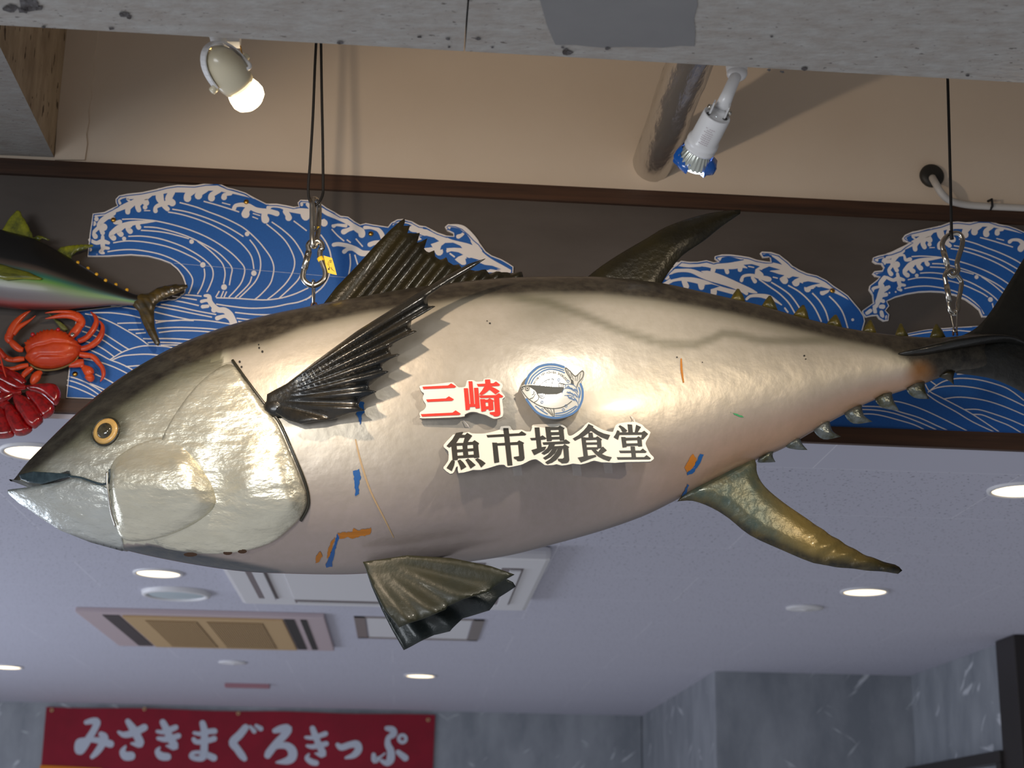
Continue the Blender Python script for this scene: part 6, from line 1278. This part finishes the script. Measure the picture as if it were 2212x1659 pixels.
mb = MB(); fill(mb, [(87, 1653), (140, 1655), (220, 1660), (300, 1690), (300, 1800), (76, 1800)], fbt, M_ORAN); mb.build('orange_print', bn)
def HA(p): return unc(p, 5.027, 80, 1510)
def HB(p): return unc(p, 4.916, 500, 1530)
KANA = [(HA, [[(535, 255, 22), (600, 240, 30), (655, 250, 34), (625, 330, 32), (570, 420, 34), (520, 500, 38), (465, 565, 38), (436, 530, 26), (455, 465, 28), (520, 450, 26), (600, 445, 24), (690, 455, 32), (800, 490, 36)], [(700, 385, 28), (740, 420, 34), (700, 510, 34), (650, 580, 30), (600, 630, 20)]]),
        (HA, [[(890, 360, 14), (950, 390, 28), (1050, 370, 34), (1170, 312, 34)], [(990, 245, 26), (1050, 330, 38), (1100, 420, 38), (1120, 490, 38), (1030, 485, 10)], [(965, 515, 10), (935, 570, 30), (965, 620, 42), (1025, 620, 42)]]),
        (HA, [[(1310, 355, 16), (1370, 362, 22), (1440, 340, 28), (1510, 310, 26)], [(1320, 430, 18), (1400, 440, 28), (1480, 420, 28), (1540, 402, 26)], [(1370, 255, 30), (1410, 330, 34), (1450, 430, 34), (1500, 520, 36), (1410, 510, 8)], [(1335, 530, 10), (1312, 570, 26), (1350, 620, 38), (1420, 630, 36)]]),
        (HA, [[(1710, 370, 16), (1780, 380, 22), (1870, 355, 26), (1930, 350, 28)], [(1705, 440, 22), (1735, 468, 24), (1830, 460, 26), (1925, 432, 28)], [(1800, 265, 30), (1820, 350, 34), (1820, 470, 34), (1815, 570, 36), (1800, 635, 34), (1740, 650, 24), (1682, 625, 26), (1695, 590, 20), (1750, 580, 18), (1830, 600, 28), (1920, 640, 34)]]),
        (HB, [[(150, 205, 32), (90, 280, 36), (15, 362, 38), (60, 430, 34), (110, 500, 34), (138, 535, 26)], [(200, 195, 14), (242, 245, 22)], [(262, 185, 16), (312, 218, 24)]]),
        (HB, [[(460, 240, 24), (530, 220, 36), (600, 220, 40), (560, 290, 36), (480, 370, 34), (405, 465, 36), (385, 500, 32)], [(440, 430, 20), (500, 400, 26), (590, 400, 34), (645, 450, 42), (645, 520, 42), (590, 560, 34), (480, 575, 10)]]),
        (HB, [[(790, 310, 14), (850, 315, 20), (920, 300, 22), (1000, 272, 24)], [(805, 400, 14), (860, 410, 22), (940, 395, 26), (1008, 378, 24)], [(862, 215, 26), (890, 290, 30), (930, 390, 28), (970, 490, 34), (890, 480, 6)], [(822, 490, 10), (802, 530, 22), (850, 570, 28), (900, 583, 26)]]),
        (HB, [[(1128, 390, 20), (1170, 418, 30), (1260, 390, 30), (1330, 385, 36), (1350, 440, 34), (1300, 500, 28), (1215, 528, 12)]]),
        (HB, [[(1650, 215, 22), (1710, 230, 32), (1722, 275, 30), (1665, 320, 24), (1662, 390, 30), (1690, 450, 34), (1690, 540, 38), (1650, 585, 28), (1595, 560, 18)], [(1510, 495, 20), (1525, 555, 30), (1580, 520, 12), (1630, 480, 8)], [(1770, 468, 24), (1845, 528, 32)], [(1815+38*math.cos(t), 325+38*math.sin(t), 17) for t in np.linspace(0, 2*math.pi, 17)]])]
for cv, strokes in KANA:
    mb = MB()
    for st in strokes: stroke(mb, cv([(p[0], p[1], p[2]*1.14) for p in st]), fbt, M_BTXT, smooth=4)
    mb.build('character', bn)
for x, y in ((313, 1532), (515, 1541), (112, 1534), (925, 1555)):
    p = fb(x, y)+Vector((0, -.004, 0)); mb = MB(); tube(mb, [p+Vector((0.009*math.cos(t), 0, 0.009*math.sin(t))) for t in np.linspace(0, 2*math.pi, 16, endpoint=False)], .003, M_EYEL, 8, closed=True); mb.build('eyelet', bn)
